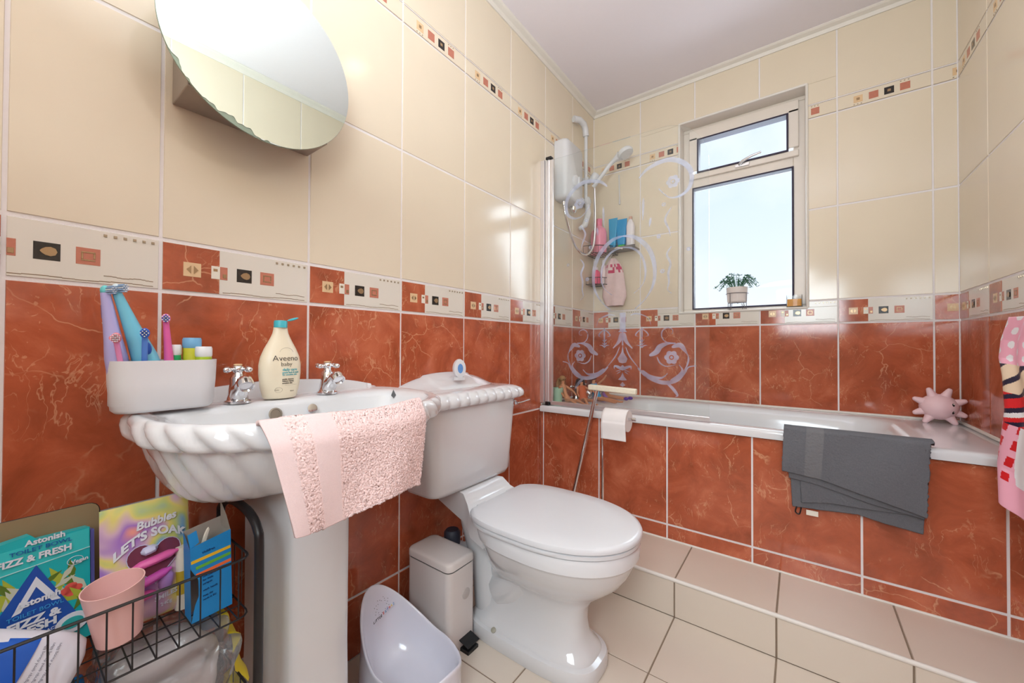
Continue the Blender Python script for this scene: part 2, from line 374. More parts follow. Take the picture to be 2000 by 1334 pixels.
fs_ = fr((0, YS, 0), (1, 0, 0), (0, 0, 1)); ft_ = fr((0, YS, .139), (1, 0, 0), (0, 1, 0))
for a, b in zip(xs, xs[1:]):
    slab(mb, fs_, (a + .0022, .004, b - .0022, .137), 11, 0, .003); slab(mb, ft_, (a + .0022, .004, b - .0022, -YS + YB - .003), 11, 0, .003)
st = mb.build('trim_4', WM); struct(st, 'raised cream tiled step running along the bath front', 'step')
mb = MB(); mb.tube([(0, YS, .139), (W, YS, .139)], .0075, 12); struct(mb.build('trim_5', 'trimw'), 'white plastic edge strip on the nose of the tiled step', 'trim')
# tiled bath front
fp = fr((0, YB, 0), (1, 0, 0), (0, 0, 1))
tiled('wall_bath_front', fp, [(0, .019, 0), (.019, .349, 0)] + [(.349 + .33 * k, min(.679 + .33 * k, W), 0) for k in range(5)], [(.142, .209, 'm'), (.209, .655, 'm')], label='tiled bath front of terracotta marble tiles')
mb = MB(); mb.tube([(0, YB - .002, .143), (W, YB - .002, .143)], .005, 8); struct(mb.build('trim_6', 'trimw'), 'white sealant bead under the bath front tiles', 'trim')
for k, (x, y) in enumerate(((.001, -.001), (W - .001, -.001))):
    mb = MB(); mb.tube([(x, y, .69), (x, y, H - .03)], .005, 8); struct(mb.build('trim_%d' % (7 + k), 'grout'), 'pale sealant in the wall corner', 'trim')

# ---------------------------------------------------------------- window
x0, z0, x1, z1 = HOLE; YG = .10
mb = MB()
for (a, b, c, d) in (((x0, 0), (x0, .16), 1, 0), ((x1, 0), (x1, .16), -1, 0)): pass
mb.add([(x0, 0, z0), (x0, .2, z0), (x0, .2, z1), (x0, 0, z1)], [(0, 1, 2, 3)]); mb.add([(x1, 0, z0), (x1, .2, z0), (x1, .2, z1), (x1, 0, z1)], [(3, 2, 1, 0)])
mb.add([(x0, 0, z1), (x1, 0, z1), (x1, .2, z1), (x0, .2, z1)], [(3, 2, 1, 0)]); mb.add([(x0, 0, z0), (x1, 0, z0), (x1, .2, z0), (x0, .2, z0)], [(0, 1, 2, 3)])
struct(mb.build('window_reveal', 'upvc'), 'window reveal lining', 'window')['kind'] = 'structure'
mb = MB()
loop = [(x0 - .004, -.003, z0 - .002), (x1 + .004, -.003, z0 - .002), (x1 + .004, -.003, z1 + .004), (x0 - .004, -.003, z1 + .004)]
for i in range(4): mb.tube([loop[i], loop[(i + 1) % 4]], .0065, 8)
struct(mb.build('trim_9', 'trimw'), 'white tile edging round the window opening', 'trim')
wroot = root('window_1', (.885, .09, 1.23), 'white framed window with a small top opener above a large pane', 'window'); wroot['kind'] = 'structure'
def frame(mb, a, b, c, d, th, y0, y1, tt=None, tb=None):
    tt = tt or th; tb = tb or th
    mb.box(((a + c) / 2, (y0 + y1) / 2, b + tb / 2), (c - a, y1 - y0, tb)); mb.box(((a + c) / 2, (y0 + y1) / 2, d - tt / 2), (c - a, y1 - y0, tt))
    mb.box((a + th / 2, (y0 + y1) / 2, (b + d) / 2), (th, y1 - y0, d - b - tb - tt + .0005)); mb.box((c - th / 2, (y0 + y1) / 2, (b + d) / 2), (th, y1 - y0, d - b - tt - tb + .0005))
mb = MB(); frame(mb, x0, z0, x1, z1, .055, .09, .15, .022, .024); mb.box((.885, .12, 2.035), (.51, .06, .062)); mb.build('window_frame', 'upvc', wroot, bevel=.004)
mb = MB(); frame(mb, .612, 2.056, 1.165, 2.364, .048, .072, .092, .066, .034); mb.build('opener_sash', 'upvc', wroot, bevel=.004)
mb = MB()
for (a, b, c, d) in ((.63, 1.246, 1.14, 2.004), (.66, 2.09, 1.117, 2.298)): frame(mb, a - .002, b - .002, c + .002, d + .002, .009, .082 if b < 2 else .066, .125)
mb.build('gasket', 'gasket', wroot)
mb = MB(); mb.box((.885, .128, 1.625), (.515, .006, .77)); mb.box((.885, .105, 2.194), (.466, .006, .212)); mb.build('glass_pane', 'pane', wroot)
mb = MB(); mb.box((.90, .066, 2.072), (.07, .012, .016)); mb.tube([(.885, .06, 2.075), (.9, .045, 2.085), (.95, .040, 2.102), (.995, .040, 2.11)], [.007, .008, .007, .006], 8); mb.build('handle', 'alu', wroot, bevel=.001)

# ---------------------------------------------------------------- bath
b0 = (.865, -.35, .14)
bath = root('bathtub', b0, 'white built-in bathtub under the window behind the tiled front', 'bathtub')
def brect(xa, xb, ya, yb, r, z, n=6): return [V((x, y, z)) for x, y in rrect((xa + xb) / 2, (ya + yb) / 2, (xb - xa) / 2, (yb - ya) / 2, r, n)]
mb = MB()
ro = [brect(.003, W - .003, -.706, -.004, .006, .655), brect(.003, W - .003, -.706, -.004, .006, .672), brect(.003, W - .003, -.704, -.004, .008, .684), brect(.006, W - .006, -.698, -.006, .01, .690),
      brect(.30, 1.50, -.645, -.07, .14, .690), brect(.315, 1.485, -.635, -.085, .14, .683), brect(.335, 1.45, -.622, -.10, .14, .64), brect(.36, 1.36, -.59, -.135, .15, .42), brect(.42, 1.28, -.55, -.17, .15, .31), brect(.5, 1.2, -.48, -.24, .12, .29)]
mb.loft(ro, cap=(False, True)); mb.build('tub', 'acrylic', bath, sub=1, ang=60)
mb = MB(); mb.tube([(.004, -.003, .692), (W - .004, -.003, .692)], .007, 8); mb.tube([(.0035, -.003, .692), (.0035, -.69, .692)], .006, 8); mb.tube([(W - .004, -.003, .692), (W - .004, -.69, .692)], .007, 8)
mb.build('sealant', 'trimw', bath)
def tap(name, base, dr, label, group, h=1.0, mt='chrome', neck=1.0):
    """pillar tap: flared body, spout towards dr, cross-head on top"""
    t = root(name, base, label, 'tap', group); B = V(base); d = V(dr).normalized(); sd = d.cross(V((0, 0, 1)))
    Z = lambda z: B + V((0, 0, z * h))
    mb = MB(); mb.lathe(Z(0), [(.026 * h, 0), (.026 * h, .005 * h), (.021 * h, .008 * h), (.019 * h, .02 * h), (.0145 * h, .044 * h), (.015 * h, .056 * h), (.011 * h, .06 * h), (.0085 * h, .07 * h)])
    mb.build('body', mt, t, ang=50)
    mb = MB(); path = spline([Z(.014) + d * .008 * h, Z(.028) + d * .022 * h, Z(.045) + d * .044 * h, Z(.05) + d * .062 * h, Z(.044) + d * .074 * h], 4)
    mb.tube(path, [.017 * h] * 6 + [.0135 * h] * (len(path) - 8) + [.013 * h, .0135 * h], 14); mb.lathe(Z(.050) + d * .064 * h, [(.008 * h, -.012 * h), (.0145 * h, -.006 * h), (.0155 * h, .004 * h), (.0150 * h, .016 * h), (.012 * h, .017 * h), (.011 * h, .008 * h)], d * .8 + V((0, 0, -.6)), 18)
    mb.build('spout', mt, t, ang=50)
    hd = MB(); hd.lathe(Z(.068), [(.009 * h, 0), (.012 * h, .004 * h), (.012 * h, .012 * h), (.0075 * h, .016 * h)], n=16)
    for k in range(4):
        a = PI / 4 * .6 + k * PI / 2; q = V((cos(a), sin(a), 0)); hd.lathe(Z(.075), [(.0035 * h, .006 * h), (.0035 * h, .018 * h), (.0055 * h, .021 * h), (.007 * h, .027 * h), (.0055 * h, .033 * h), (.002 * h, .036 * h)], q, 10)
    ho = hd.build('cross_handle', mt, t, ang=50)
    mb = MB(); mb.lathe(Z(.084), [(.0085 * h, 0), (.0085 * h, .002 * h), (.006 * h, .003 * h)], n=14); mb.build('index_disc', 'peach', ho)
    return t
tap('bath_tap', (.105, -.46, .69), (1, 0, 0), 'chrome bath tap nearer the green cup, dolls leaning beside it', 'bath taps', 1.15)
tap('bath_tap', (.105, -.28, .69), (1, 0, 0), 'chrome bath tap nearer the window wall, behind the seated dolls', 'bath taps', 1.15)

# ---------------------------------------------------------------- shower screen with etched pattern
GY = -.684
sc_ = root('shower_screen', (.04, GY, .69), 'clear glass bath screen with etched scrollwork and aluminium wall profile', 'shower screen')
mb = MB(); arc = [(.853, .712)] + [(.853 - .2 * (1 - cos(a)), 1.815 + .215 * sin(a)) for a in [PI / 2 * k / 14 for k in range(15)]] + [(.05, 2.046), (.05, .712)]
mb.prism(arc, ((0, GY + .003, 0), (1, 0, 0), (0, 0, 1)), .006); mb.build('glass_panel', 'screen_glass', sc_)
mb = MB(); mb.box((.0145, GY, 1.376), (.026, .032, 1.35)); mb.box((.036, GY, 1.376), (.014, .022, 1.35)); mb.tube([(.049, GY, .705), (.049, GY, 2.05)], .010, 14); mb.box((.066, GY, 1.376), (.02, .016, 1.34))
mb.build('wall_profile', 'alu', sc_, bevel=.002)
mb = MB(); mb.box((.052, GY - .002, 2.056), (.034, .028, .014)); mb.build('hinge_cap', 'black', sc_, bevel=.002)
mb = MB(); mb.box((.05, GY - .004, .700), (.024, .028, .020)); mb.build('hinge_foot', 'black', sc_, bevel=.002)
mb = MB(); mb.box((.46, GY, .704), (.79, .014, .02)); mb.build('bottom_seal', 'alu', sc_, bevel=.002)
ET = MB(); X0 = .471
def stroke(pts, wd, n=5, mirror=True, tp=True):
    P = [V((x, 0, z)) for x, z in pts]; P = spline(P, n); m = len(P)
    for sg in ((1, -1) if mirror else (1,)):
        top, bot = [], []
        for i, p in enumerate(P):
            t = (P[min(i + 1, m - 1)] - P[max(i - 1, 0)]).normalized(); nn = V((-t.z, 0, t.x)); k = i / (m - 1)
            ww = wd * ((.25 + .75 * sin(PI * min(1, k * 1.15) ** .8)) if tp else 1) / 2
            a, b = p + nn * ww, p - nn * ww
            f_ = lambda q: V((X0 + (q.x - X0) * sg, GY - .0036, q.z)); top.append(f_(a)); bot.append(f_(b))
        ET.loft([top, bot], cap=(False, False), closed=False)
G_ = dict(leafA=([(.6, .972), (.632, .990), (.648, 1.014), (.681, 1.029), (.716, 1.03)], .026), leafB=([(.700, 1.012), (.734, 1.022), (.754, 1.0), (.769, .976)], .022), ring=([(.769, .976), (.77, .954), (.762, .927), (.745, .899)], .008),
 inner=([(.635, .968), (.648, .94), (.676, .925), (.716, .933)], .007), stem=([(.545, .913), (.581, .880), (.626, .858), (.673, .850), (.721, .864), (.752, .897), (.77, .924), (.802, .932)], .019),
 leafC=([(.567, .903), (.604, .876), (.654, .871), (.682, .893)], .014), leafD=([(.692, .86), (.729, .884), (.745, .91), (.731, .934)], .014), tail=([(.676, .851), (.702, .828), (.724, .798), (.716, .79)], .014),
 curl=([(.713, 1.032), (.676, 1.036), (.657, 1.059), (.659, 1.087), (.681, 1.101), (.703, 1.092), (.702, 1.074), (.687, 1.074)], .006), thin=([(.486, 1.013), (.504, .971), (.534, .931), (.553, .911)], .006),
 leafE=([(.479, 1.082), (.487, 1.043), (.519, 1.006)], .020), pend=([(.565, 1.11), (.565, 1.007)], .009), pcurl=([(.565, 1.1), (.587, 1.083), (.595, 1.068), (.581, 1.062)], .006), pcurlb=([(.565, 1.1), (.543, 1.083), (.535, 1.068), (.549, 1.062)], .006),
 pc2=([(.565, 1.009), (.575, 1.019), (.591, 1.02)], .006), pc3=([(.565, 1.009), (.555, 1.019), (.539, 1.02)], .006), pl=([(.552, 1.05), (.565, 1.04), (.578, 1.05)], .005), pl2=([(.552, 1.034), (.565, 1.024), (.578, 1.034)], .005),
 arc=([(.51, 1.165), (.53, 1.172), (.558, 1.168), (.595, 1.149), (.607, 1.117)], .007), bigring=([(.471, 1.555), (.52, 1.545), (.565, 1.513), (.604, 1.461), (.624, 1.385), (.618, 1.306), (.582, 1.241), (.532, 1.195)], .022),
 inring=([(.471, 1.5), (.526, 1.485), (.566, 1.441), (.582, 1.371), (.569, 1.31), (.526, 1.27)], .012), swirl=([(.551, 1.819), (.594, 1.854), (.677, 1.871), (.744, 1.843), (.782, 1.789), (.777, 1.726), (.739, 1.694), (.688, 1.697), (.642, 1.747)], .022),
 wav=([(.699, 1.65), (.671, 1.601), (.688, 1.55), (.694, 1.519)], .01), wav2=([(.699, 1.471), (.679, 1.438), (.694, 1.394), (.685, 1.348), (.688, 1.311), (.682, 1.276), (.699, 1.257)], .011), s1=([(.572, 1.72), (.569, 1.615)], .012), s2=([(.606, 1.62), (.6, 1.578)], .012), fan=([(.478, .912), (.51, .918), (.513, .904)], .01), fan2=([(.48, .9), (.505, .892)], .004), fan3=([(.48, .893), (.5, .88)], .004))
for k, (p, wd) in G_.items(): stroke(p, wd)
for p, wd in (([(X0, 1.18), (X0, 1.09)], .03), ([(X0, 1.1), (X0, 1.02)], .008), ([(X0 - .02, 1.088), (X0 + .02, 1.088)], .006)): stroke(p, wd, mirror=False, tp=False)
for poly in ([(0, 1.02), (.006, .985), (.025, .955), (.018, .937), (0, .932), (-.018, .937), (-.025, .955), (-.006, .985)], [(0, .925), (.012, .914), (.034, .912), (.014, .902), (0, .897), (-.014, .902), (-.034, .912), (-.012, .914)], [(0, .888), (.008, .868), (.022, .852), (0, .848), (-.022, .852), (-.008, .868)], [(0, .842), (.014, .826), (0, .818), (-.014, .826)]):
    ET.add([(X0 + a, GY - .0036, z) for a, z in poly], [tuple(range(len(poly)))])
def flower(cx, cz, r):
    for sg in (1, -1):
        c = X0 + (cx - X0) * sg
        a_, b_, n = [], [], 48
        for i in range(n + 1):
            t = 2 * PI * i / n; rr = r * (.80 + .2 * abs(cos(3 * t))); a_.append(V((c + rr * cos(t), GY - .0036, cz + rr * sin(t)))); b_.append(V((c + r * .34 * cos(t), GY - .0036, cz + r * .34 * sin(t))))
        ET.loft([a_, b_], cap=(False, False), closed=False); ET.add([(c + r * .2 * cos(2 * PI * i / 12), GY - .0036, cz + r * .2 * sin(2 * PI * i / 12)) for i in range(12)], [tuple(range(12))])
flower(.699, .966, .032); flower(.705, 1.765, .03); flower(.659, 1.362, .011); flower(.771, 1.449, .009); flower(.665, 1.669, .01); flower(.642, 1.525, .01)
ET.build('etched_pattern', 'etched', sc_)

# ---------------------------------------------------------------- shower unit, riser, head, hose, pipe, cord
sh = root('electric_shower', (.0, -.46, 1.87), 'white electric shower box on the left wall behind the glass screen', 'shower')
mb = MB(); mb.loft([[V((x, y, z)) for y, z in rrect(-.44, 2.06, .11 * k, .18 * k2, .03, 6)] for x, k, k2 in ((.003, 1, 1), (.055, 1, 1), (.075, .96, .97), (.085, .85, .9))]); mb.build('cover', 'plastic_white', sh, ang=50)
mb = MB(); mb.lathe((.085, -.44, 2.0), [(.04, 0), (.04, .012), (.03, .018)], (1, 0, 0)); mb.box((.11, -.44, 2.0), (.012, .012, .05)); mb.build('dial', 'plastic_white', sh)
mb = MB(); mb.lathe((.04, -.50, 1.88), [(.012, 0), (.014, .02), (.01, .03)], (0, 0, -1)); mb.build('hose_outlet', 'chrome', sh)
mb = MB(); mb.lathe((.04, -.38, 1.89), [(.02, 0), (.024, .03), (.012, .05)], (0, 0, -1)); mb.build('flow_valve', 'chrome', sh)
mb = MB(); mb.tube([(.02, -.34, 2.455), (.04, -.30, 2.46), (.045, -.25, 2.455), (.045, -.225, 2.43), (.045, -.215, 2.39)], .020, 14); mb.tube([(.045, -.215, 2.40), (.045, -.215, 1.98)], .011, 12)
tag(mb.build('overflow_pipe', 'plastic_white', loc=(.045, -.215, 1.98)), 'white vertical pipe with a bent elbow at its top near the room corner', 'pipe')
sl = root('shower_riser', (.06, -.2, 2.05), 'white riser bracket holding the handheld shower head near the corner', 'shower bracket')
mb = MB(); mb.box((.035, -.2, 2.10), (.06, .05, .035)); mb.lathe((.08, -.2, 2.085), [(.022, 0), (.026, .02), (.026, .05), (.018, .06)], (.6, 0, .8)); mb.build('bracket', 'plastic_white', sl, bevel=.004)
mb = MB(); mb.box((.02, -.2, 1.965), (.04, .14, .03)); mb.lathe((.04, -.2, 1.965), [(.03, 0), (.03, .02), (.015, .03)], (1, 0, 0)); mb.tube([(.05, -.2, 1.95), (.06, -.21, 1.88), (.045, -.23, 1.80), (.02, -.26, 1.775)], [.016, .02, .02, .012], 12); mb.build('soap_arm', 'plastic_white', sl, bevel=.004)
hh = root('handheld_shower', (.1, -.2, 2.06), 'white handheld shower head resting in the riser bracket', 'shower head')
mb = MB(); pth = spline([(.09, -.2, 2.05), (.14, -.2, 2.10), (.21, -.2, 2.17), (.27, -.2, 2.205)], 5); mb.tube(pth, [.013] * (len(pth) - 4) + [.016, .02, .025, .03], 12); mb.build('grip', 'plastic_white', hh)
mb = MB(); mb.lathe((.30, -.2, 2.215), [(.02, -.02), (.045, -.008), (.05, .006), (.046, .018)], (.45, 0, -.9)); mb.build('rose', 'plastic_white', hh)
mb = MB(); mb.tube(spline([(.04, -.50, 1.865), (.045, -.49, 1.80), (.05, -.44, 1.70), (.055, -.38, 1.63), (.06, -.30, 1.6), (.075, -.24, 1.61), (.095, -.2, 1.68), (.10, -.19, 1.85), (.098, -.195, 2.04)], 8), .0075, 10)
tag(mb.build('shower_hose', 'chrome', loc=(.05, -.3, 1.6)), 'thin chrome shower hose looping from the shower box to the head', 'hose')
mb = MB(); mb.tube([(.19, -.012, 2.17), (.195, -.012, 2.0)], .004, 8); mb.lathe((.195, -.012, 2.0), [(.004, 0), (.006, -.01), (.005, -.03)]); tag(mb.build('pull_cord', 'plastic_white', loc=(.195, -.012, 2.0)), 'white pull cord hanging on the window wall near the corner', 'cord')

# caddies in the corner
def quarter(r, z, n=10, ox=.012, oy=-.012): return [V((ox + r * sin(a), oy - r * cos(a), z)) for a in [PI / 2 * k / n for k in range(n + 1)]]
def caddy(z, r, label, hoff=.05):
    c = root('corner_caddy', (.012, -.012, z), label, 'shower caddy', 'wire corner caddies')
    mb = MB(); mb.tube([V((.012, -.012, z))] + quarter(r, z), .0025, 6, closed=True)
    for k in range(1, 7):
        q = r * k / 7; mb.tube([(.012 + q, -.012, z), (.012 + q, -.012 - math.sqrt(r * r - q * q), z)], .0013, 5)
    mb.build('tray', 'wire', c)
    mb = MB(); mb.tube(quarter(r, z + hoff), .0022, 6)
    for p in quarter(r, z, 8): mb.tube([p, p + V((0, 0, hoff))], .0012, 5)
    mb.build('rail', 'wire', c)
    return c
caddy(1.63, .17, 'upper wire corner caddy holding the pink pump bottle behind the screen'); caddy(1.43, .13, 'lower wire corner caddy holding the small pink bottle', .045)
mb = MB(); mb.box((.235, -.055, 1.648), (.19, .085, .008)); mb.box((.235, -.098, 1.655), (.19, .004, .02)); tag(mb.build('bath_shelf', mat('shelfgrey', (120, 112, 110), .35), bevel=.002, loc=(.235, -.01, 1.65)), 'small dark grey shelf on the window wall carrying blue bottles', 'shelf')
def bottle(name, c, w_, d_, h, col, label, cap=None, caph=.03, tube=False, group='shower toiletries', rot=0):
    c = V(c); t = root(name, c, label, 'bottle', group); R = Matrix.Rotation(rot, 3, 'Z')
    rr = lambda z, k, k2: [c + R @ V((x, y, z)) for x, y in rrect(0, 0, w_ / 2 * k, d_ / 2 * k2, min(w_, d_) / 2 * .7 * min(k, k2), 4)]
    m = mat('p_%d_%d_%d' % col, col, .3); mb = MB()
    if tube:
        mb.loft([rr(z, k, k2) for z, k, k2 in ((caph, .75, .9), (caph + .1 * h, .85, .95), (h * .6, .97, .6), (h, 1.1, .08))]); mb.build('body', m, t, ang=50)
        mb = MB(); mb.loft([rr(0, .62, .8), rr(caph, .66, .85)]); mb.build('cap', mat('p_%d_%d_%d' % (cap or (240, 240, 240)), cap or (240, 240, 240), .3), t, bevel=.002)
    else:
        mb.loft([rr(z, k, k2) for z, k, k2 in ((0, .9, .9), (.006, 1, 1), (h * .7, 1, 1), (h * .82, .85, .85), (h * .9, .45, .55), (h * .93, .42, .5))]); mb.build('body', m, t, ang=50)
        mb = MB(); mb.loft([rr(h * .93, .4, .48), rr(h * .93 + caph, .4, .48)]); mb.build('cap', mat('p_%d_%d_%d' % (cap or (240, 240, 240)), cap or (240, 240, 240), .3), t, bevel=.002)
    return t
PK = (238, 130, 160)
t = bottle('pump_bottle', (.078, -.088, 1.634), .125, .075, .20, (240, 150, 175), 'pink bottle lying in the upper corner caddy', PK, .05, rot=-.7)
bottle('shampoo_tube', (.168, -.058, 1.653), .056, .036, .215, (52, 160, 208), 'tall blue tube standing on the shelf beside the corner', (45, 140, 190), .03, True)
bottle('lotion_tube', (.226, -.055, 1.653), .066, .036, .20, (22, 150, 210), 'bright blue tube with a green cap on the shelf', (70, 205, 70), .028, True)
bottle('conditioner_bottle', (.285, -.055, 1.653), .05, .04, .20, (238, 232, 236), 'white bottle at the right end of the shelf', (215, 170, 150), .02)
bottle('soap_bottle', (.055, -.075, 1.434), .055, .045, .105, (232, 92, 130), 'small deep pink bottle in the lower corner caddy', (225, 210, 215), .02, rot=-.7)
bottle('razor_pack', (.095, -.045, 1.434), .04, .035, .15, (238, 222, 224), 'pale slim bottle beside the deep pink one in the lower caddy', (235, 230, 230), .03, rot=-.3)
# hanging mitt bag
hb = root('wash_mitt', (.18, -.03, 1.62), 'pale pink wash mitt hanging from the bath shelf by a loop', 'wash mitt')
mb = MB()
def mitt(u, v):
    a = 2 * PI * u; wv = interp([(0, .02), (.15, .055), (.35, .07), (.8, .085), (1, .06)], v); return V((.165 + wv * cos(a) + .01 * v, -.05 + .02 * sin(a) * (1 + .3 * sin(6 * a + 5 * v)), 1.6 - .315 * v))
mb.grid(mitt, 28, 16, mfun=lambda u, v: 1 if .12 < v < .34 and .5 < u < 1 and rnd.random() < .35 else 0); mb.build('mitt', [mat('mittp', (232, 205, 204), .9, var=.1, bump=.6, bscale=300), mat('mittr', (196, 60, 100), .8)], hb, ang=70)
mb = MB(); mb.tube(spline([(.12, -.03, 1.58), (.14, -.03, 1.62), (.2, -.1, 1.655), (.25, -.103, 1.645)], 6), .0045, 8); mb.build('loop', 'trimw', hb)

# ---------------------------------------------------------------- dolls, cups
def skin_body(name, pts, edges, rad, m, parent=None, loc=(0, 0, 0), rootv=0):
    me = bpy.data.meshes.new(name); bm = bmesh.new(); lay = bm.verts.layers.skin.verify(); o_ = V(loc)
    vs = []
    for i, p in enumerate(pts):
        v = bm.verts.new(V(p) - o_); v[lay].radius = (rad[i], rad[i]); v[lay].use_root = (i == rootv); vs.append(v)
    for a, b in edges: bm.edges.new((vs[a], vs[b]))
    bm.to_mesh(me); bm.free(); me.materials.append(m); o = bpy.data.objects.new(name, me); COL.objects.link(o); o['_o'] = tuple(o_)
    if parent is not None: o.parent = parent
    else: o.location = o_
    o.modifiers.new('k', 'SKIN').use_smooth_shade = True; s_ = o.modifiers.new('s', 'SUBSURF'); s_.levels = 1; s_.render_levels = 1
    return o
skin = mat('doll_skin', (206, 140, 100), .45, var=.03)
def doll(base, ang, hair, top, label, armup=0, legs=1, s=1.0, lean=.25):
    b = V(base); R = Matrix.Rotation(ang, 3, 'Z'); T = lambda x, y, z: b + R @ V((x * s, y * s, z * s)); t = root('doll', b, label, 'doll', 'dolls on the bath edge')
    P = [T(0, 0, .018), T(-lean * .06, 0, .05), T(-lean * .12, 0, .085), T(-lean * .13, 0, .103), T(-lean * .12, 0, .122),
         T(-lean * .12, .024, .083), T(.01, .038, .058 + armup * .07), T(.03, .04, .04 + armup * .12), T(-lean * .12, -.024, .083), T(.0, -.036, .055), T(.03, -.036, .035),
         T(.01, .013, .014), T(.075, .022, .02 * legs + .006), T(.14, .02, .008), T(.16, .02, .012), T(.01, -.013, .014), T(.075, -.02, .03 * legs + .006), T(.135, -.025, .008), T(.155, -.025, .012)]
    rd = [.017, .012, .015, .006, .017, .008, .0055, .0045, .008, .0055, .0045, .011, .009, .0055, .006, .011, .009, .0055, .006]
    E_ = [(0, 1), (1, 2), (2, 3), (3, 4), (2, 5), (5, 6), (6, 7), (2, 8), (8, 9), (9, 10), (0, 11), (11, 12), (12, 13), (13, 14), (0, 15), (15, 16), (16, 17), (17, 18)]
    skin_body('body', P, E_, [r * s for r in rd], skin, t, b)
    hm = mat('hair%d' % hair[0], hair, .6, var=.25, scale=150); mb = MB()
    mb.sphere(T(-lean * .12 - .006, 0, .128), .0185 * s, 14, 8, sc=(1, 1.05, .95))
    for k in range(7):
        y = (k - 3) * .006; mb.tube(spline([T(-lean * .12 - .014, y, .13), T(-lean * .12 - .024, y * 1.3, .105), T(-lean * .12 - .02, y * 1.5, .07), T(-lean * .1 - .022, y * 1.7, .045)], 3), [.006 * s] * 9 + [.002 * s], 6)
    mb.build('hair', hm, t)
    mb = MB(); mb.sphere(T(-lean * .12 + .0125, .006, .124), .0022 * s, 8, 6); mb.sphere(T(-lean * .12 + .0125, -.006, .124), .0022 * s, 8, 6); mb.build('eyes', 'ink', t)
    if top and armup < .15:
        for q_ in ((.15, .02, .012), (.145, -.025, .012)): mb = MB(); mb.sphere(T(*q_), .010, 10, 8, sc=(1.6, 1, 1), R=R); mb.build('shoe', mat('shoep', (96, 50, 160), .4), t)
    if top:
        mb = MB(); mb.loft([[T(-lean * q + r * cos(a), r * 1.2 * sin(a), z) for a in [2 * PI * k / 14 for k in range(14)]] for q, r, z in ((0, .026, .010), (.05, .0185, .045), (.11, .0205, .08), (.12, .015, .095))]); mb.build('outfit', mat('o%d' % top[0], top, .6), t)
    return t
doll((.095, -.555, .691), -.5, (168, 124, 78), None, 'blonde undressed doll seated beside the green cup', 0, .6, 1.05, .35)
doll((.165, -.49, .691), -.75, (60, 36, 26), (200, 96, 50), 'brown haired doll in orange seated between the bath taps', .2, .8)
doll((.20, -.37, .691), -.30, (120, 60, 50), (28, 150, 200), 'doll in a blue top with one arm raised near the bath taps', .9, .3, 1.05)
doll((.20, -.22, .691), -.15, (90, 50, 40), (176, 120, 196), 'doll in lilac clothes lying with purple shoes by the window wall', .1, .2, .95, .9)
mb = MB(); mb.lathe((.048, -.585, .691), [(.026, 0), (.034, .083), (.0345, .085), (.032, .084), (.0245, .004)], n=28, cap=(True, True)); tag(mb.build('beaker', mat('mint', (176, 208, 180), .45), loc=(.048, -.585, .691)), 'pale green plastic beaker on the bath corner behind the screen', 'cup')

# ---------------------------------------------------------------- window sill things
pl = root('potted_plant', (.875, .03, 1.224), 'small artificial green plant in a white pot on a wire stand on the window sill', 'plant')
mb = MB(); mb.lathe((.875, .045, 1.272), [(.046, 0), (.05, .004), (.055, .085), (.052, .085), (.049, .07)], n=32); mb.build('pot', mat('potw', (232, 222, 216), .5), pl)
mb = MB(); mb.tube([(.875 + .056 * cos(a), .045 + .056 * sin(a), 1.322) for a in [2 * PI * k / 24 for k in range(24)]], .0018, 6, closed=True)
for k in range(4):
    a = PI / 4 + k * PI / 2 + .25; c_, s_ = cos(a), sin(a); mb.tube([(.875 + .057 * c_, .045 + .057 * s_, 1.322), (.875 + .057 * c_, .045 + .057 * s_, 1.226), (.875 + .05 * c_, .045 + .05 * s_, 1.2265), (.875 + .040 * c_, .045 + .040 * s_, 1.268)], .0018, 6)
mb.tube([(.831, .045, 1.269), (.919, .045, 1.269)], .0018, 6); mb.tube([(.875, .001, 1.269), (.875, .089, 1.269)], .0018, 6); mb.build('wire_stand', mat('standg', (120, 116, 122), .35, metal=.7), pl)
mb = MB()
for k in range(46):
    a = rnd.uniform(0, 2 * PI); out_ = rnd.uniform(.03, .105) ; up = rnd.uniform(.01, .065) * (1.2 - out_ * 6); d = V((cos(a), sin(a) * .45, 0)); b = V((.875, .048, 1.35)) + d * .02
    tip = b + d * out_ + V((0, 0, up + (.02 if out_ < .05 else -.012))); tip.y = max(min(tip.y, .07), -.01)
    st_ = spline([b, b + d * out_ * .5 + V((0, 0, .03 + up * .8)), tip], 4); mb.tube(st_, .0012, 4)
    for i in range(2, len(st_)):
        for sg in (-1, 1):
            if rnd.random() < .15: continue
            p = st_[i]; q = V((cos(a + sg * 1.1), sin(a + sg * 1.1) * .5, rnd.uniform(-.2, .7))).normalized(); ln = rnd.uniform(.012, .02); x = basis(q)[0] * .0045
            mb.add([p, p + q * ln * .5 + x, p + q * ln, p + q * ln * .5 - x], [(0, 1, 2, 3)], rnd.choice((0, 0, 1)))
mb.build('foliage', [mat('leafg', (70, 122, 92), .5, var=.25), mat('leafl', (120, 164, 138), .5, var=.2)], pl)
cd = root('candle', (1.143, .035, 1.224), 'small amber candle in a square clear glass at the right end of the window sill', 'candle')
mb = MB(); mb.loft([[V((x, y, z)) for x, y in rrect(1.143, .04, h_, h_, .008, 3)] for h_, z in ((.033, 1.225), (.035, 1.229), (.035, 1.292), (.0325, 1.292), (.0325, 1.232), (.02, 1.231))]); mb.build('glass', 'votive', cd)
mb = MB(); mb.loft([[V((x, y, z)) for x, y in rrect(1.143, .04, .0315, .0315, .007, 3)] for z in (1.2325, 1.27)]); mb.build('wax', mat('wax', (238, 170, 74), .4), cd)

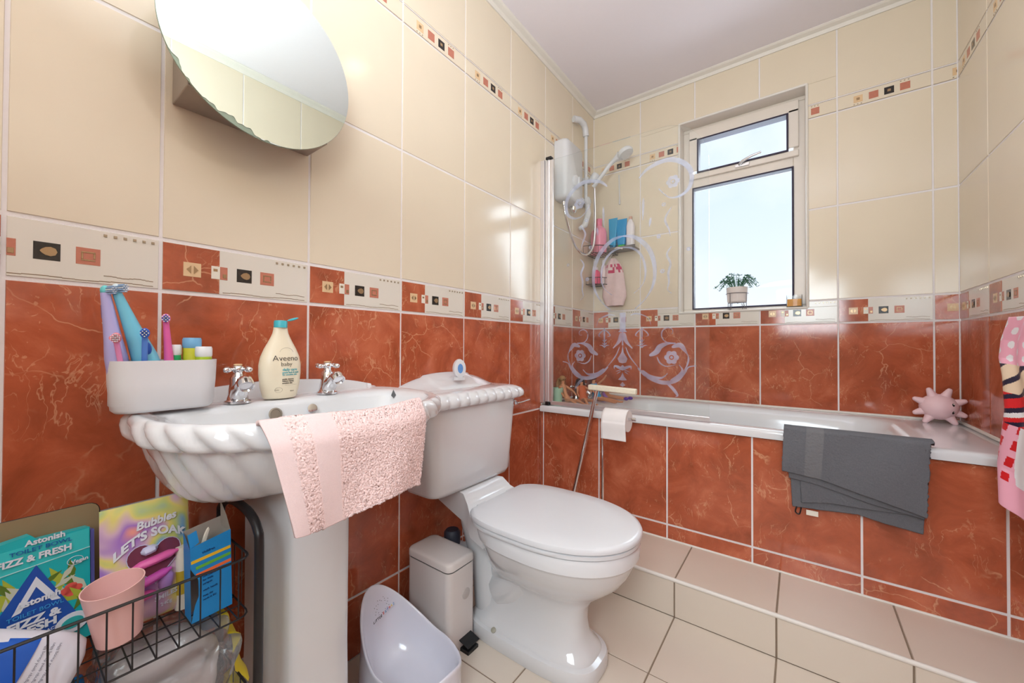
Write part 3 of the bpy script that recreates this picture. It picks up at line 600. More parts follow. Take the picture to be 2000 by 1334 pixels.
# ---------------------------------------------------------------- spiky toy
ty = root('spiky_bath_toy', (1.645, -.085, .695), 'pink rubber bath toy with cone shaped spikes and two oval eyes on the bath corner', 'bath toy')
c = V((1.646, -.082, .760)); pk = mat('toypink', (240, 204, 208), .5, var=.02); mb = MB(); mb.sphere(c, .058, 28, 18, sc=(1.05, .95, .95)); mb.build('body', pk, ty)
for k in range(8):
    a = PI / 8 + k * PI / 4; d = V((cos(a), 0, sin(a))); d = (d + V((0, -.12, 0))).normalized()
    if k in (5, 6): d = V((.55 if k == 6 else -.55, -.25, -.79)).normalized()
    mb = MB(); mb.lathe(c + d * .044, [(.021, 0), (.015, .016), (.0105, .034), (.008, .041), (.004, .044)], d, 14); mb.build('spike', pk, ty)
for sz in (1, -1):
    d = V((.62, -.72, .28 * sz - .02)).normalized(); mb = MB(); mb.lathe(c + d * .0545, [(.008, 0), (.007, .002), (.003, .003)], d, 14, sx=.8); mb.lathe(c + d * .0565 + V((0, 0, .003)), [(.0028, 0), (.002, .002)], d, 10, mi=1); mb.build('eye', ['black', 'offwhite'], ty)
mb = MB(); d = V((.86, -.5, 0)).normalized(); mb.lathe(c + d * .056, [(.002, 0), (.0015, .002)], d, 8); mb.build('mouth', 'black', ty)

# ---------------------------------------------------------------- grey bath towel over the rim
gt = root('grey_bath_towel', (1.31, -.71, .70), 'folded charcoal grey bath towel hanging over the bath rim', 'towel')
def sheet(top, bot, y, dz=0, inner=.09, name='layer', bandx=None, wob=.003, th=.006, over=True):
    mb = MB(); hx = [p[0] for p in top]
    def fn(u, v):
        xt = top[0][0] + (top[-1][0] - top[0][0]) * u; xb = bot[0][0] + (bot[-1][0] - bot[0][0]) * u
        zt = interp(top, xt); zb = interp(bot, xb)
        if over and v < .3:
            a = v / .3; yy = -.60 + (y + .02 + .60) * a if a < .85 else None
            z = .706 + dz - (.02 * (1 - a))
            if a < .8: return V((xt, -.61 + (-.70 + .61) * (a / .8), z + .004 * sin(xt * 31) * a))
            k = (a - .8) / .2; return V((xt, -.70 + (y + .70) * sin(k * PI / 2), .706 + dz + (zt - .706 - dz) * .0 - .008 * k * k))
        k = (v - .3) / .7 if over else v
        z0_ = .698 + dz if over else zt
        r_ = .0; rc = 0
        if u > .93: rc = (u - .93) / .07; 
        x = xt + (xb - xt) * k
        return V((x - .012 * rc * rc * (1 - k) + rnd.uniform(-.0007, .0007), y - wob * sin(x * 27 + k * 3) - .004 * sin(k * PI) + rnd.uniform(-.0008, .0008), z0_ + (zb - z0_) * k))
    mf = (lambda u, v: 1 if bandx and bandx[0] < u < bandx[1] else 0)
    mb.grid(fn, 150, 90, mfun=mf); return mb.build(name, ['grey_terry', 'grey_band'], gt, solid=th, ang=80, offs=0)
sheet([(1.128, .70), (1.507, .70)], [(1.141, .416), (1.221, .420), (1.326, .433), (1.392, .420), (1.486, .408)], -.7135, name='back_layer', over=False)
sheet([(1.16, .69), (1.50, .69)], [(1.168, .438), (1.257, .455), (1.391, .461), (1.483, .466)], -.7215, name='middle_layer', over=False)
sheet([(1.124, .69), (1.505, .69)], [(1.131, .526), (1.221, .514), (1.359, .482), (1.486, .462)], -.7295, name='inner_fold', over=False)
sheet([(1.116, .71), (1.508, .71)], [(1.110, .552), (1.221, .539), (1.358, .506), (1.490, .470)], -.7385, dz=.008, name='outer_layer', bandx=(.17, .30), wob=.004, th=.011)
mb = MB()
for k in range(9):
    x = 1.187 + k * .0055; mb.tube([(x, -.7435 - .002 * sin(x * 27 + 1), .69), (x - .003, -.7455 - .002 * sin(x * 27 + 2), .62), (x - .006, -.7435 - .002 * sin(x * 27 + 3), .549)], .0011, 5)
mb.build('band_ribs', 'grey_band', gt)
mb = MB(); mb.box((1.20, -.72, .405), (.035, .003, .018)); mb.build('care_label', 'offwhite', gt); mb = MB(); mb.tube(spline([(1.155, -.716, .42), (1.15, -.717, .398), (1.162, -.717, .392), (1.168, -.716, .418)], 4), .0025, 6); mb.build('hanging_loop', 'wire', gt)

# ---------------------------------------------------------------- robe at the right
tr = root('towel_rail', (1.727, -.95, 1.09), 'short chrome rail on the right wall carrying the pink children\'s towel', 'towel rail')
mb = MB(); mb.tube([(1.655, -.80, 1.095), (1.655, -1.32, 1.095)], .007, 10)
for y in (-.86, -1.28): mb.tube([(1.725, y, 1.095), (1.655, y, 1.095)], .006, 10)
mb.build('bar', 'chrome', tr)
kt = root('hooded_kids_towel', (1.655, -1.0, 1.1), 'pink hooded towel with white dots and a red and black print hanging at the right', 'towel')
def kf(u, v):
    zz = 1.10 - .50 * v; y0 = interp([(0, -.845), (.12, -.800), (.22, -.792), (.32, -.822), (.5, -.850), (.8, -.822), (1, -.845)], v); y = y0 - .42 * u
    return V((1.642 - .022 * sin(u * 9 + 1) * (.3 + v) - .006 * sin(u * 31), y, zz - .03 * sin(u * 7) * v))
CLM = [paint('kpink', (246, 176, 196)), paint('kwhite', (240, 236, 238)), paint('kred', (216, 30, 36)), paint('knavy', (30, 26, 54)), paint('kcream', (232, 206, 176))]
def km(u, v):
    x, y = u * .42, v * .50
    if v < .25: return 1 if ((x / .034) % 1 - .5) ** 2 + ((y / .036 + (int(x / .034) % 2) * .5) % 1 - .5) ** 2 < .07 else 0
    if v < .40: return 4 if (y + .6 * x) % .05 < .036 else 3
    if v < .56: return (3, 2, 2, 3, 1, 2)[int((y * 1.0 + .35 * x) / .012) % 6]
    if v < .86: 
        if u > .14 + .5 * (v - .7) ** 2: return 1
        return 2 if (x / .018 + v * 5) % 2 < .9 and (v * 11) % 1 < .6 else 0
    return 0 if u < .3 else 1
mb = MB(); mb.grid(kf, 220, 280, mfun=km); mb.build('towel_front', CLM, kt, solid=.004, ang=80)
mb = MB(); mb.grid(lambda u, v: V((1.668 - .012 * v + .004 * sin(u * 12), -.86 - .40 * u, 1.095 - .42 * v)), 20, 20); mb.build('towel_back', CLM, kt, solid=.004, ang=80)

# ---------------------------------------------------------------- wash basin on pedestal
BY = -2.055
bs = root('wash_basin', (.1, BY, 0), 'white pedestal wash basin with scalloped rim and fluted underside', 'wash basin')
K = 306
def bring(cx, af, ab, b, z, amp=0, ph=0, nfl=26, up=0, n=2.25, nb=5):
    b *= .972
    pts = sup(cx, BY, af, ab, b, n, K, nb); o = []
    for i, (x, y) in enumerate(pts):
        t = 2 * PI * i / K; fade = min(1, max(0, (x - .03) / .06)); r = V((x - cx, y - BY, 0)); L_ = r.length
        d = amp * (abs(sin((t * nfl - 1.7 * ph) / 2)) ** .8 - .5) * fade
        q = V((cx, BY, z)) + r * (1 + d / L_); q.x = max(q.x, .003)
        if up and x < .04:
            a = abs(y - BY) / .31; g = max(0, 1 - a ** 2.2); g = g * .9 + .1 * max(0, cos(a * 9)) * g; q.z += up * g
        o.append(q)
    return o
NF = dict(nfl=30)
rings = [bring(.27, .028, .028, .028, .742), bring(.27, .09, .08, .12, .744), bring(.265, .15, .11, .21, .775), bring(.26, .176, .118, .255, .825), bring(.255, .188, .118, .274, .862), bring(.255, .194, .122, .282, .8745),
         bring(.20, .246, .150, .298, .8785), bring(.20, .256, .168, .306, .880), bring(.20, .260, .178, .311, .881, up=.040), bring(.20, .264, .188, .317, .881, .002, 0, up=.042, **NF), bring(.20, .270, .197, .322, .877, .006, .2, up=.040, **NF), bring(.20, .274, .197, .326, .870, .010, .6, **NF), bring(.20, .275, .197, .327, .860, .012, 1.2, **NF), bring(.20, .274, .197, .326, .850, .012, 1.8, **NF), bring(.20, .272, .197, .324, .842, .013, 2.3, **NF), bring(.20, .268, .197, .320, .836, .012, 2.6, **NF),
         bring(.20, .258, .197, .309, .831, .010, 2.8, **NF), bring(.20, .250, .197, .301, .829, .008, 3.0, **NF), bring(.20, .243, .197, .297, .820, .009, 3.3, **NF), bring(.20, .233, .197, .293, .805, .010, 4.0, **NF), bring(.20, .215, .197, .287, .785, .011, 4.9, **NF), bring(.20, .192, .195, .279, .762, .010, 5.9, **NF), bring(.20, .168, .192, .270, .741, .009, 6.9, **NF), bring(.20, .145, .188, .258, .724, .006, 7.8, **NF), bring(.20, .120, .18, .24, .711, .003, 8.5, **NF), bring(.20, .095, .17, .20, .703), bring(.20, .06, .12, .12, .699)]
mb = MB(); mb.loft(rings, cap=(True, True)); mb.build('basin', 'ceramic', bs, ang=75)
mb = MB()
def ped(z, k):
    xb, xf, hb, hf = .06, .285, .085, .062; P = [(xb, -hb), (xf - .05, -hb * .93), (xf - .012, -hf - .006), (xf, -hf + .012), (xf + .004, 0), (xf, hf - .012), (xf - .012, hf + .006), (xf - .05, hb * .93), (xb, hb)]
    return [V((.17 + (x - .17) * k, BY - .008 + y * k, z)) for x, y in P]
mb.loft([ped(z, k) for z, k in ((0, 1.10), (.02, 1.10), (.03, 1.03), (.3, .99), (.6, 1.0), (.70, 1.08))]); mb.build('pedestal', 'ceramic', bs, bevel=.006, seg=3, ang=50)
mb = MB(); mb.lathe((.147, BY + .028, .85), [(.011, 0), (.0125, .002), (.0125, .004), (.008, .005)], (1, 0, .25), 18); mb.build('overflow_hole', 'chrome', bs)
mb = MB(); mb.lathe((.147, -2.115, .848), [(.014, 0), (.0155, .003), (.012, .004), (.011, .002)], (1, 0, .25), 20); mb.build('overflow_ring', mat('holeg', (150, 140, 128), .4, metal=.6), bs)
mb = MB(); mb.lathe((.27, BY, .743), [(.03, 0), (.03, .004), (.02, .004), (.018, .001)], n=20); mb.build('plug_hole', 'chrome', bs)
mb = MB(); f_ = fr((.335, -1.845, .882), (.2, 1, .05), (0, 0, 1)); mb.prism([(0, -.012), (.007, -.003), (.0, .014), (-.007, -.003)], ((.18, -1.80, .868), (.3, 1, 0), (-.05, 0, 1)), .0015); mb.build('diamond_chip', mat('chipg', (96, 96, 98), .4), bs)
tap('basin_tap', (.094, -2.176, .878), (1, -.12, 0), 'left chrome basin tap with cross handle beside the white tub', 'basin taps', 1.06)
tap('basin_tap', (.088, -1.956, .878), (1, -.12, 0), 'right chrome basin tap with cross handle beside the lotion bottle', 'basin taps', 1.06)

# ---------------------------------------------------------------- lotion bottle
LB = V((.092, -2.082, .880)); lb = root('lotion_bottle', LB, 'cream baby lotion bottle with an open turquoise flip cap on the basin', 'bottle')
LW = [(0, .036), (.004, .040), (.03, .046), (.062, .0495), (.085, .0495), (.105, .046), (.125, .038), (.15, .025), (.168, .0175), (.180, .0165)]
def lbp(a, b, c=0):
    hw = interp(LW, b); hd = .5 * hw + .003; k = max(0, 1 - (a / hw) ** 2) ** .5; return LB + V((hd * k + c, a, b))
mb = MB(); mb.loft([[LB + V(((.5 * hw + .003) * cos(t), hw * sin(t), z)) for t in [2 * PI * k / 36 for k in range(36)]] for z, hw in [(z, interp(LW, z)) for z in (0, .004, .015, .03, .045, .062, .074, .085, .095, .105, .115, .125, .135, .145, .155, .165, .175, .180)]])
mb.build('body', mat('lotion', (238, 226, 200), .3, var=.01), lb, ang=60)
mb = MB(); mb.lathe(LB + V((0, 0, .180)), [(.0155, 0), (.0155, .014), (.014, .018), (.006, .019)], n=24); mb.build('cap', mat('teal', (72, 186, 200), .35), lb)
mb = MB(); R = Matrix.Rotation(math.radians(20), 3, 'X'); mb.sphere(LB + V((0, .030, .203)), .0145, 18, 8, sc=(.8, 1, .22), R=R); mb.build('flip_lid', 'teal', lb)
tx = MB(); T = lambda y0, z0: (lambda a, b, c: lbp(a + y0 - .004, b + z0, c + .0004))
tx.text('Aveeno', T(.008, .0955), .0200, 0, sx=1.0, bold=-.0003); tx.text('baby', T(.008, .0825), .0150, 0, bold=-.0003); tx.text('daily care', T(-.002, .0700), .0098, 1, 'LEFT')
tx.text('gentle bath & wash', T(-.002, .0640), .0055, 1, 'LEFT'); tx.text('for sensitive skin', T(-.002, .0585), .0055, 1, 'LEFT'); tx.text('gently cleanses', T(-.002, .0475), .0048, 0, 'LEFT'); tx.text('without drying', T(-.002, .0425), .0048, 0, 'LEFT'); tx.text('sensitive skin', T(-.002, .0375), .0048, 0, 'LEFT')
tx.text('400 ml', T(.018, .017), .0035, 2, 'LEFT'); tx.text('soap free', T(-.013, .0215), .0026, 2)
for cx, cz, r, a0, a1 in ((.006, .116, .0165, .1, PI - .1), (-.013, .0225, .0085, 0, 2 * PI)):
    tx.tube([lbp(cx + r * cos(a0 + (a1 - a0) * k / 20), cz + r * .75 * sin(a0 + (a1 - a0) * k / 20), .0004) for k in range(21)], .0003, 4, 2)
tx.tube([lbp(-.0 + k * .004, .034, .0004) for k in range(9)], .0002, 4, 2); tx.build('lettering', [mat('lt1', (66, 60, 56), .5), 'teal', mat('lt2', (170, 158, 140), .5)], lb)

# ---------------------------------------------------------------- white tub with brushes
TB = (.122, -2.313, .883)
tub = root('toothbrush_tub', TB, 'oblong white plastic tub on the left end of the basin holding brushes', 'tub')
def tr_(hx, hy, r, z): return [V((x, y, z)) for x, y in rrect(TB[0], TB[1], hx, hy, r, 6)]
mb = MB(); mb.loft([tr_(.030, .073, .028, .884), tr_(.036, .079, .034, .890), tr_(.038, .0835, .036, .94), tr_(.040, .085, .038, .984), tr_(.0375, .0825, .036, .984), tr_(.035, .082, .034, .9), tr_(.028, .075, .028, .891)]); mb.build('tub', mat('tubw', (226, 224, 226), .3, var=.01), tub, ang=60)
QX = .125
def Q(px, py, x=QX): return V((x, -2.404 + (px - 210) * .00080, .984 + (712 - py) * .00098))
def brush(name, p0, p1, r0, r1, label, mats, head=None, face=1.0, fx=0):
    t = root(name, Q(*p0), label, 'toothbrush', 'toothbrushes in the white tub'); a, b = Q(*p0), Q(*p1); a = a + (a - b).normalized() * .045; b.x = QX + .004 + fx; a.x += fx * .35
    mb = MB(); n = 10; mb.tube([a + (b - a) * k / n for k in range(n + 1)], [r0 + (r1 - r0) * (max(0, k / n - .35) / .65) ** .7 for k in range(n + 1)], 14); mb.build('handle', mats[0], t)
    hd = MB(); up = V((.0, 0, 1)); d = V((.75, .6, .1)).normalized() if head == 'R' else V((.9, -.2, 0)).normalized()
    hd.sphere(b + V((0, 0, .004)), .0085, 14, 10, sc=(.85, .85, 1.15)); h = hd.build('head', mats[1], t)
    br = MB()
    for i in range(-2, 3):
        for j in range(-2, 3):
            if abs(i) + abs(j) > 3: continue
            s_ = V((-d.y, d.x, 0)) * (.0026 * i) + V((0, 0, .0032 * j + .004)); br.tube([b + s_ + d * .006, b + s_ + d * .017], .0012, 5, mi=(i + j) % 2)
    br.build('bristles', [mats[2], mats[3]], h); return t
PB = paint
B_ = brush('electric_toothbrush', (236, 716), (214, 582), .0165, .007, 'lilac children\'s electric toothbrush at the far left of the tub', [PB('lil', (184, 176, 226)), PB('tq', (110, 206, 210)), PB('brw', (236, 238, 240)), PB('brb', (160, 190, 225))], 'R')
mb = MB(); mb.lathe(Q(222, 640, QX), [(.0095, 0), (.0095, .003)], Q(214, 582) - Q(236, 716), 14); mb.build('collar', 'offwhite', B_); mb = MB(); mb.sphere(Q(229, 668, QX + .010), .011, 12, 8, sc=(.5, .8, 1.2)); mb.build('button', PB('sal', (240, 140, 150)), B_)
mb = MB(); mb.tube([Q(220, 630), Q(217, 605)], [.0088, .0078], 14); mb.build('printed_sleeve', PB('slv', (70, 110, 190)), B_)
B_ = brush('electric_toothbrush', (288, 716), (232, 577), .020, .0065, 'tall sky blue electric toothbrush leaning left in the tub', [PB('skyb', (118, 198, 222)), PB('skyw', (214, 230, 236)), M_('brw'), M_('brb')], 'R')
mb = MB(); mb.sphere(Q(283, 690, QX + .017), .009, 12, 8, sc=(.5, .9, 1.7)); mb.build('button', PB('btnb', (34, 90, 190)), B_)
brush('toothbrush', (238, 716), (228, 672), .004, .0042, 'pink child toothbrush with coral back leaning in the tub front', [PB('pnkb', (240, 150, 200)), PB('cor', (240, 130, 136)), M_('brw'), PB('brp', (240, 190, 205))], fx=.030)
brush('toothbrush', (279, 716), (276, 662), .0045, .0045, 'short blue toothbrush in front of the sky blue electric one', [PB('blub', (90, 140, 224)), PB('blud', (40, 100, 200)), M_('brw'), PB('brbl', (30, 90, 200))], fx=.032)
brush('toothbrush', (330, 716), (322, 630), .0085, .0048, 'bright pink toothbrush with blue bristles standing upright in the tub', [PB('mag', (232, 100, 170)), PB('mag2', (236, 110, 176)), PB('brd', (24, 110, 206)), M_('brw')])
def tube_(px, py, w_, label, cm, bm_, x=QX):
    t = root('toothpaste', Q(px, 760, x), label, 'tube', 'tubes in the white tub'); a = Q(px, 770, x); b = Q(px, py, x); m_ = b - V((0, 0, .022))
    a = Q(px, 740, x); mb = MB(); mb.lathe(m_, [(w_ * .92, 0), (w_, .003), (w_, .018), (w_ * .9, .022)], n=22); mb.build('cap', cm, t)
    mb = MB(); mb.tube([a, m_], w_ * .95, 18); mb.build('body', bm_, t)
tube_(343, 680, .0125, 'white capped green tube beside the pink toothbrush in the tub', M_('brw'), PB('grn', (40, 176, 110)), QX - .012)
tube_(381, 665, .0165, 'pale blue capped yellow tube at the right of the tub', PB('pbl', (120, 180, 220)), PB('yel', (210, 210, 60)), QX - .014)
tube_(400, 684, .0150, 'white capped lime tube at the right front of the tub', M_('brw'), PB('lim', (180, 204, 50)), QX + .006)

# ---------------------------------------------------------------- pink towel over the basin rim
pt = root('pink_hand_towel', (.47, -2.1, .88), 'pale pink terry hand towel draped over the front rim of the basin', 'towel')
random.seed(3)
def ptf(u, v):
    yt = -2.262 + .335 * u; yb = -2.226 + .270 * u
    if v < .22:
        k = v / .22; x = .425 + .052 * k + (.01 * u * (1 - k)); y = yt + .012 * (1 - k) * (1 - u); z = .872 + .015 * sin(k * PI / 2) - .003 * u * (1 - k) + .003 * sin(u * 8) * k
        x -= .030 * (abs(u - .5) * 2) ** 2.2 * .9
    else:
        k = (v - .22) / .78; x = .477 + .024 * sin(min(1, k * 4) * PI / 2) + .008 * sin(u * 9 + k * 2) * k; y = yt + (yb - yt) * k; z = .887 + .003 * sin(u * 8) * (1 - k) - (.183 + .009 * sin(u * 5.5 + .5)) * k
        x -= .030 * (abs(u - .5) * 2) ** 2.2 * .9 * (1 - k * .75)
    band = (.19 < u < .32) or u < .09
    j = 0 if band else .0010
    return V((x + random.uniform(-j, j) , y + random.uniform(-j, j) * .5, z + random.uniform(-j, j) * (1.6 if v < .3 else .6)))
mb = MB(); mb.grid(ptf, 210, 180, mfun=lambda u, v: 1 if (.19 < u < .32) or u < .09 or u > .985 or v > .985 else 0); mb.build('terry_cloth', ['pink_terry', 'pink_band'], pt, solid=.007, ang=90, offs=0)

# ---------------------------------------------------------------- mirror cabinet
MC = V((.125, -2.130, 1.716)); mc = root('mirror_cabinet', (.0, -2.13, 1.57), 'round mirror on a small box cabinet, its lower edge chipped, on the left wall', 'mirror')
steel = mat('steelbox', (168, 156, 146), .38, metal=.55, var=.12, scale=30)
mb = MB(); mb.box((.0605, -2.130, 1.715), (.115, .306, .29)); mb.build('cabinet_box', steel, mc, bevel=.002)
mb = MB(); mb.lathe(MC - V((.004, 0, 0)), [(.206, 0), (.208, .002), (.208, .0055)], (1, 0, 0), 96); mb.build('backing_glass', mat('glassedge', (150, 170, 160), .15, metal=.5), mc)
mb = MB(); pts = []
for k in range(480):
    a = 2 * PI * k / 480; r = .2075; dg = math.degrees(a)
    if 206 < dg < 281: r -= max(0, (.005 + .007 * sin(a * 7.3 + 1) + .003 * sin(a * 31) + .0016 * sin(a * 67)) * min(1, (dg - 206) / 8, (281 - dg) / 8))
    pts.append((r * cos(a), r * sin(a)))
mb.prism(pts, (MC + V((.0018, 0, 0)), (0, 1, 0), (0, 0, 1)), .0008); mb.build('mirror_glass', mat('mirror', (226, 236, 232), .0, metal=1, var=.0), mc)

# ---------------------------------------------------------------- toilet
TY = -1.395
wc = root('toilet', (.4, TY, 0), 'white close-coupled toilet with closed lid and scalloped cistern top', 'toilet')
def cr(x1, ya, yb, r, z, x0=.006, n=6): return [V((x, y, z)) for x, y in rrect((x0 + x1) / 2, (ya + yb) / 2, (x1 - x0) / 2, (yb - ya) / 2, r, n)]
mb = MB(); mb.loft([cr(.155, -1.60, -1.235, .04, .487), cr(.180, -1.632, -1.212, .045, .493), cr(.188, -1.640, -1.204, .045, .51), cr(.194, -1.655, -1.19, .045, .66), cr(.198, -1.668, -1.175, .045, .805)]); mb.build('cistern', 'ceramic', wc, ang=60)
mb = MB()
def lr(g, z, amp=0):
    P = rrect(.106, -1.4215, .100 + g, .256 + g, .045, 10); P0 = rrect(.106, -1.4215, .100, .256, .045, 10); o = []; P2 = []
    for i in range(len(P)):
        a, b = V((*P[i], 0)), V((*P[(i + 1) % len(P)], 0)); n_ = max(1, int((V(P0[i]) - V(P0[(i + 1) % len(P)])).length / .0042)); P2 += [a + (b - a) * k / n_ for k in range(n_)]
    for i, p in enumerate(P2):
        c_ = V((.106, -1.4215, 0)); d = (p - c_); s_ = p.x + p.y
        q = p + V((d.x / .1 if abs(d.x) > .09 else 0, d.y / .256 if abs(d.y) > .24 else 0, 0)) * amp * (abs(sin((p.y if abs(d.x) > .09 else p.x) * PI / .05)) ** .7 - .3); q.x = max(.004, q.x); q.z = z; o.append(q)
    return o
mb.loft([lr(-.003, .798), lr(.008, .800, .004), lr(.014, .807, .007), lr(.015, .818, .008), lr(.013, .828, .008), lr(.007, .838, .007), lr(-.002, .846, .005), lr(-.014, .850, .003), lr(-.03, .852, 0)]); 
arcp = []
for k in range(41):
    a = -1 + 2 * k / 40; g = max(0, 1 - abs(a) ** 2.4); arcp.append((a * .235, .018 + .040 * g + (.006 if abs(a) < .55 else 0) * 1))
arcp += [(.235, -.004), (-.235, -.004)]
o_ = []
for x, sc_k in ((.004, 1), (.022, 1), (.05, .62), (.085, .28), (.12, .05)): o_.append([V((x, -1.4215 + a * (1 - x * 1.2), .846 + (b - .002) * sc_k)) for a, b in arcp])
mb.loft(o_); mb.build('cistern_lid', 'ceramic', wc, ang=70)
mb = MB(); mb.lathe((.196, -1.205, .775), [(.013, 0), (.013, .006), (.007, .008), (.006, .018)], (1, 0, 0), 16); mb.tube(spline([(.21, -1.205, .775), (.216, -1.18, .777), (.222, -1.13, .783)], 4), [.006] * 3 + [.0055] * 6, 10, flat=.55); mb.build('flush_lever', 'chrome', wc)
def sr(cx, af, ab, b, z, n=2.2, nb=3, xmin=None, cy=TY):
    return [V((max(x, xmin) if xmin else x, y, z)) for x, y in sup(cx, cy, af, ab, b, n, 64, nb)]
mb = MB(); mb.loft([sr(.43, .243, .245, .116, 0, 3.2, 4), sr(.43, .247, .248, .120, .008, 3.2, 4), sr(.43, .246, .246, .118, .040, 3.2, 4), sr(.43, .243, .244, .116, .047, 3.2, 4), sr(.43, .228, .236, .104, .051, 3.2, 4), sr(.43, .224, .234, .101, .060, 3.2, 4), sr(.43, .214, .230, .092, .070, 3, 3.5), sr(.43, .204, .225, .085, .084, 3, 3.5), sr(.43, .192, .215, .078, .105, 2.8), sr(.44, .178, .205, .072, .15, 2.6), sr(.445, .180, .20, .074, .195, 2.5),
    sr(.46, .19, .20, .090, .228), sr(.475, .215, .20, .128, .262), sr(.49, .243, .21, .158, .30), sr(.5, .257, .22, .180, .335), sr(.505, .266, .235, .193, .37), sr(.508, .266, .245, .196, .378), sr(.508, .272, .25, .202, .382), sr(.508, .274, .26, .204, .412), sr(.508, .268, .262, .199, .424), sr(.508, .2, .2, .15, .425)])
mb.tube(spline([(.16, TY, .40), (.20, TY, .30), (.235, TY, .20), (.25, TY, .10), (.26, TY, .03)], 5), [.072, .074, .076] + [.077] * 18, 24)
mb.tube(spline([(.30, TY, .14), (.37, TY, .20), (.42, TY, .27), (.43, TY, .33)], 5), [.078, .080, .082, .084, .086, .087, .088, .090, .093, .096, .10, .104, .108, .11, .11, .11], 24)
def sh_(x, hw, z0, z1): return [V((x, TY - hw, z0)), V((x, TY + hw, z0)), V((x, TY + hw, z1)), V((x, TY - hw, z1))]
mb.loft([sh_(.04, .09, .42, .486), sh_(.13, .105, .40, .486), sh_(.195, .115, .385, .484), sh_(.225, .125, .37, .455), sh_(.26, .148, .36, .430), sh_(.33, .165, .35, .426)])
mb.build('pan', 'ceramic', wc, ang=50)
def dr(k, z, x0=.262): return [V((max(.5 + (x - .5) * k, x0), TY + (y - TY) * k, z)) for x, y in sup(.5, TY, .288, .262, .209, 2.15, 72, 3.6)]
mb = MB(); mb.loft([dr(.965, .4255), dr(.985, .428), dr(.985, .438), dr(.965, .4405)]); mb.build('seat', 'plastic_white', wc, ang=60)
mb = MB(); mb.loft([dr(.98, .442), dr(1.0, .445), dr(1.002, .452), dr(.99, .459), dr(.95, .462, .275), dr(.7, .465, .31), dr(.3, .466)]); mb.build('seat_lid', 'plastic_white', wc, ang=50)
for s_ in (-1, 1):
    mb = MB(); mb.tube([(.258, TY + s_ * .085 - .02, .448), (.258, TY + s_ * .085 + .02, .448)], .010, 12); mb.build('hinge', 'plastic_white', wc)
mb = MB(); mb.lathe((.33, TY - .105, .052), [(.009, 0), (.009, .004), (.004, .006)], (0, -.5, .8), 12); mb.build('fixing_cap', mat('capg', (170, 166, 150), .4), wc)
wp = root('waste_connector', (.06, -1.40, .18), 'white round waste pipe connector behind the toilet and bin', 'pipe')
mb = MB(); mb.lathe((.003, -1.415, .185), [(.055, 0), (.055, .1), (.062, .102), (.064, .13), (.06, .15), (.052, .152), (.05, .175)], (1, 0, 0), 28); mb.build('sleeve', 'plastic_white', wp)
mb = MB(); mb.lathe((.10, -1.425, .06), [(.02, 0), (.02, .2), (.034, .202), (.036, .225), (.036, .25), (.028, .255)], n=18); tag(mb.build('pipe_cap', mat('darkcap', (58, 60, 74), .5), loc=(.10, -1.425, .06)), 'dark blue grey capped pipe standing behind the toilet', 'pipe') if False else None
dk = MB(); dk.lathe((.075, -1.445, .245), [(.030, 0), (.032, .01), (.032, .045), (.024, .055)], n=18); dk.lathe((.075, -1.445, .0), [(.028, 0), (.028, .245)], n=14); tag(dk.build('toilet_brush', mat('darkcap', (58, 60, 74), .5), loc=(.075, -1.445, 0)), 'dark blue grey toilet brush pot behind the toilet pan', 'toilet brush')
fr_ = root('air_freshener', (.105, -1.42, .88), 'white oval air freshener with a blue window standing on the cistern lid', 'air freshener')
fc = V((.085, -1.422, .925)); d = V((.93, -.36, .05)).normalized(); mb = MB(); mb.lathe(fc - d * .012, [(.018, 0), (.026, .003), (.028, .012), (.026, .021), (.017, .0235)], d, 32, sx=.95, sy=1.38); mb.box((.087, -1.423, .886), (.024, .036, .012)); mb.build('case', 'plastic_white', fr_, ang=50)
mb = MB(); mb.lathe(fc + d * .0085, [(.0125, 0), (.0135, .0035), (.011, .004)], d, 28, sx=.85, sy=1.38); mb.build('gel_window', mat('gel', (96, 146, 206), .2, var=.3, scale=60), fr_)

# ---------------------------------------------------------------- pedal bin
bn = root('pedal_bin', (.155, -1.575, 0), 'slim off-white pedal bin between the toilet and the potty', 'bin')
def bb(z, g=0): return [V((x, y, z)) for x, y in rrect(.150, -1.574, .106 + g, .064 + g, .022, 5)]
mb = MB(); mb.loft([bb(.004), bb(.272)]); mb.build('body', 'bin', bn)
mb = MB(); mb.loft([bb(.272, -.002), bb(.276, -.002)]); mb.build('lid_seal', 'black', bn)
mb = MB(); mb.loft([bb(.277, .001), bb(.295, .001), bb(.301, -.003), bb(.3025, -.012)]); mb.build('lid', 'bin', bn, ang=60)
mb = MB(); mb.box((.158, -1.576, .003), (.19, .115, .006)); mb.box((.268, -1.560, .006), (.05, .050, .012)); mb.build('base', 'black', bn, bevel=.002)
mb = MB(); mb.box((.276, -1.562, .034), (.042, .056, .004), R=Matrix.Rotation(.25, 3, 'Y')); mb.box((.262, -1.562, .022), (.02, .012, .025)); mb.build('pedal', 'black', bn, bevel=.001)
mb = MB(); mb.lathe((.2555, -1.558, .178), [(.018, 0), (.018, .0015), (.017, .002)], (1, 0, 0), 28); mb.build('round_sticker', mat('stk', (196, 188, 184), .5), bn)

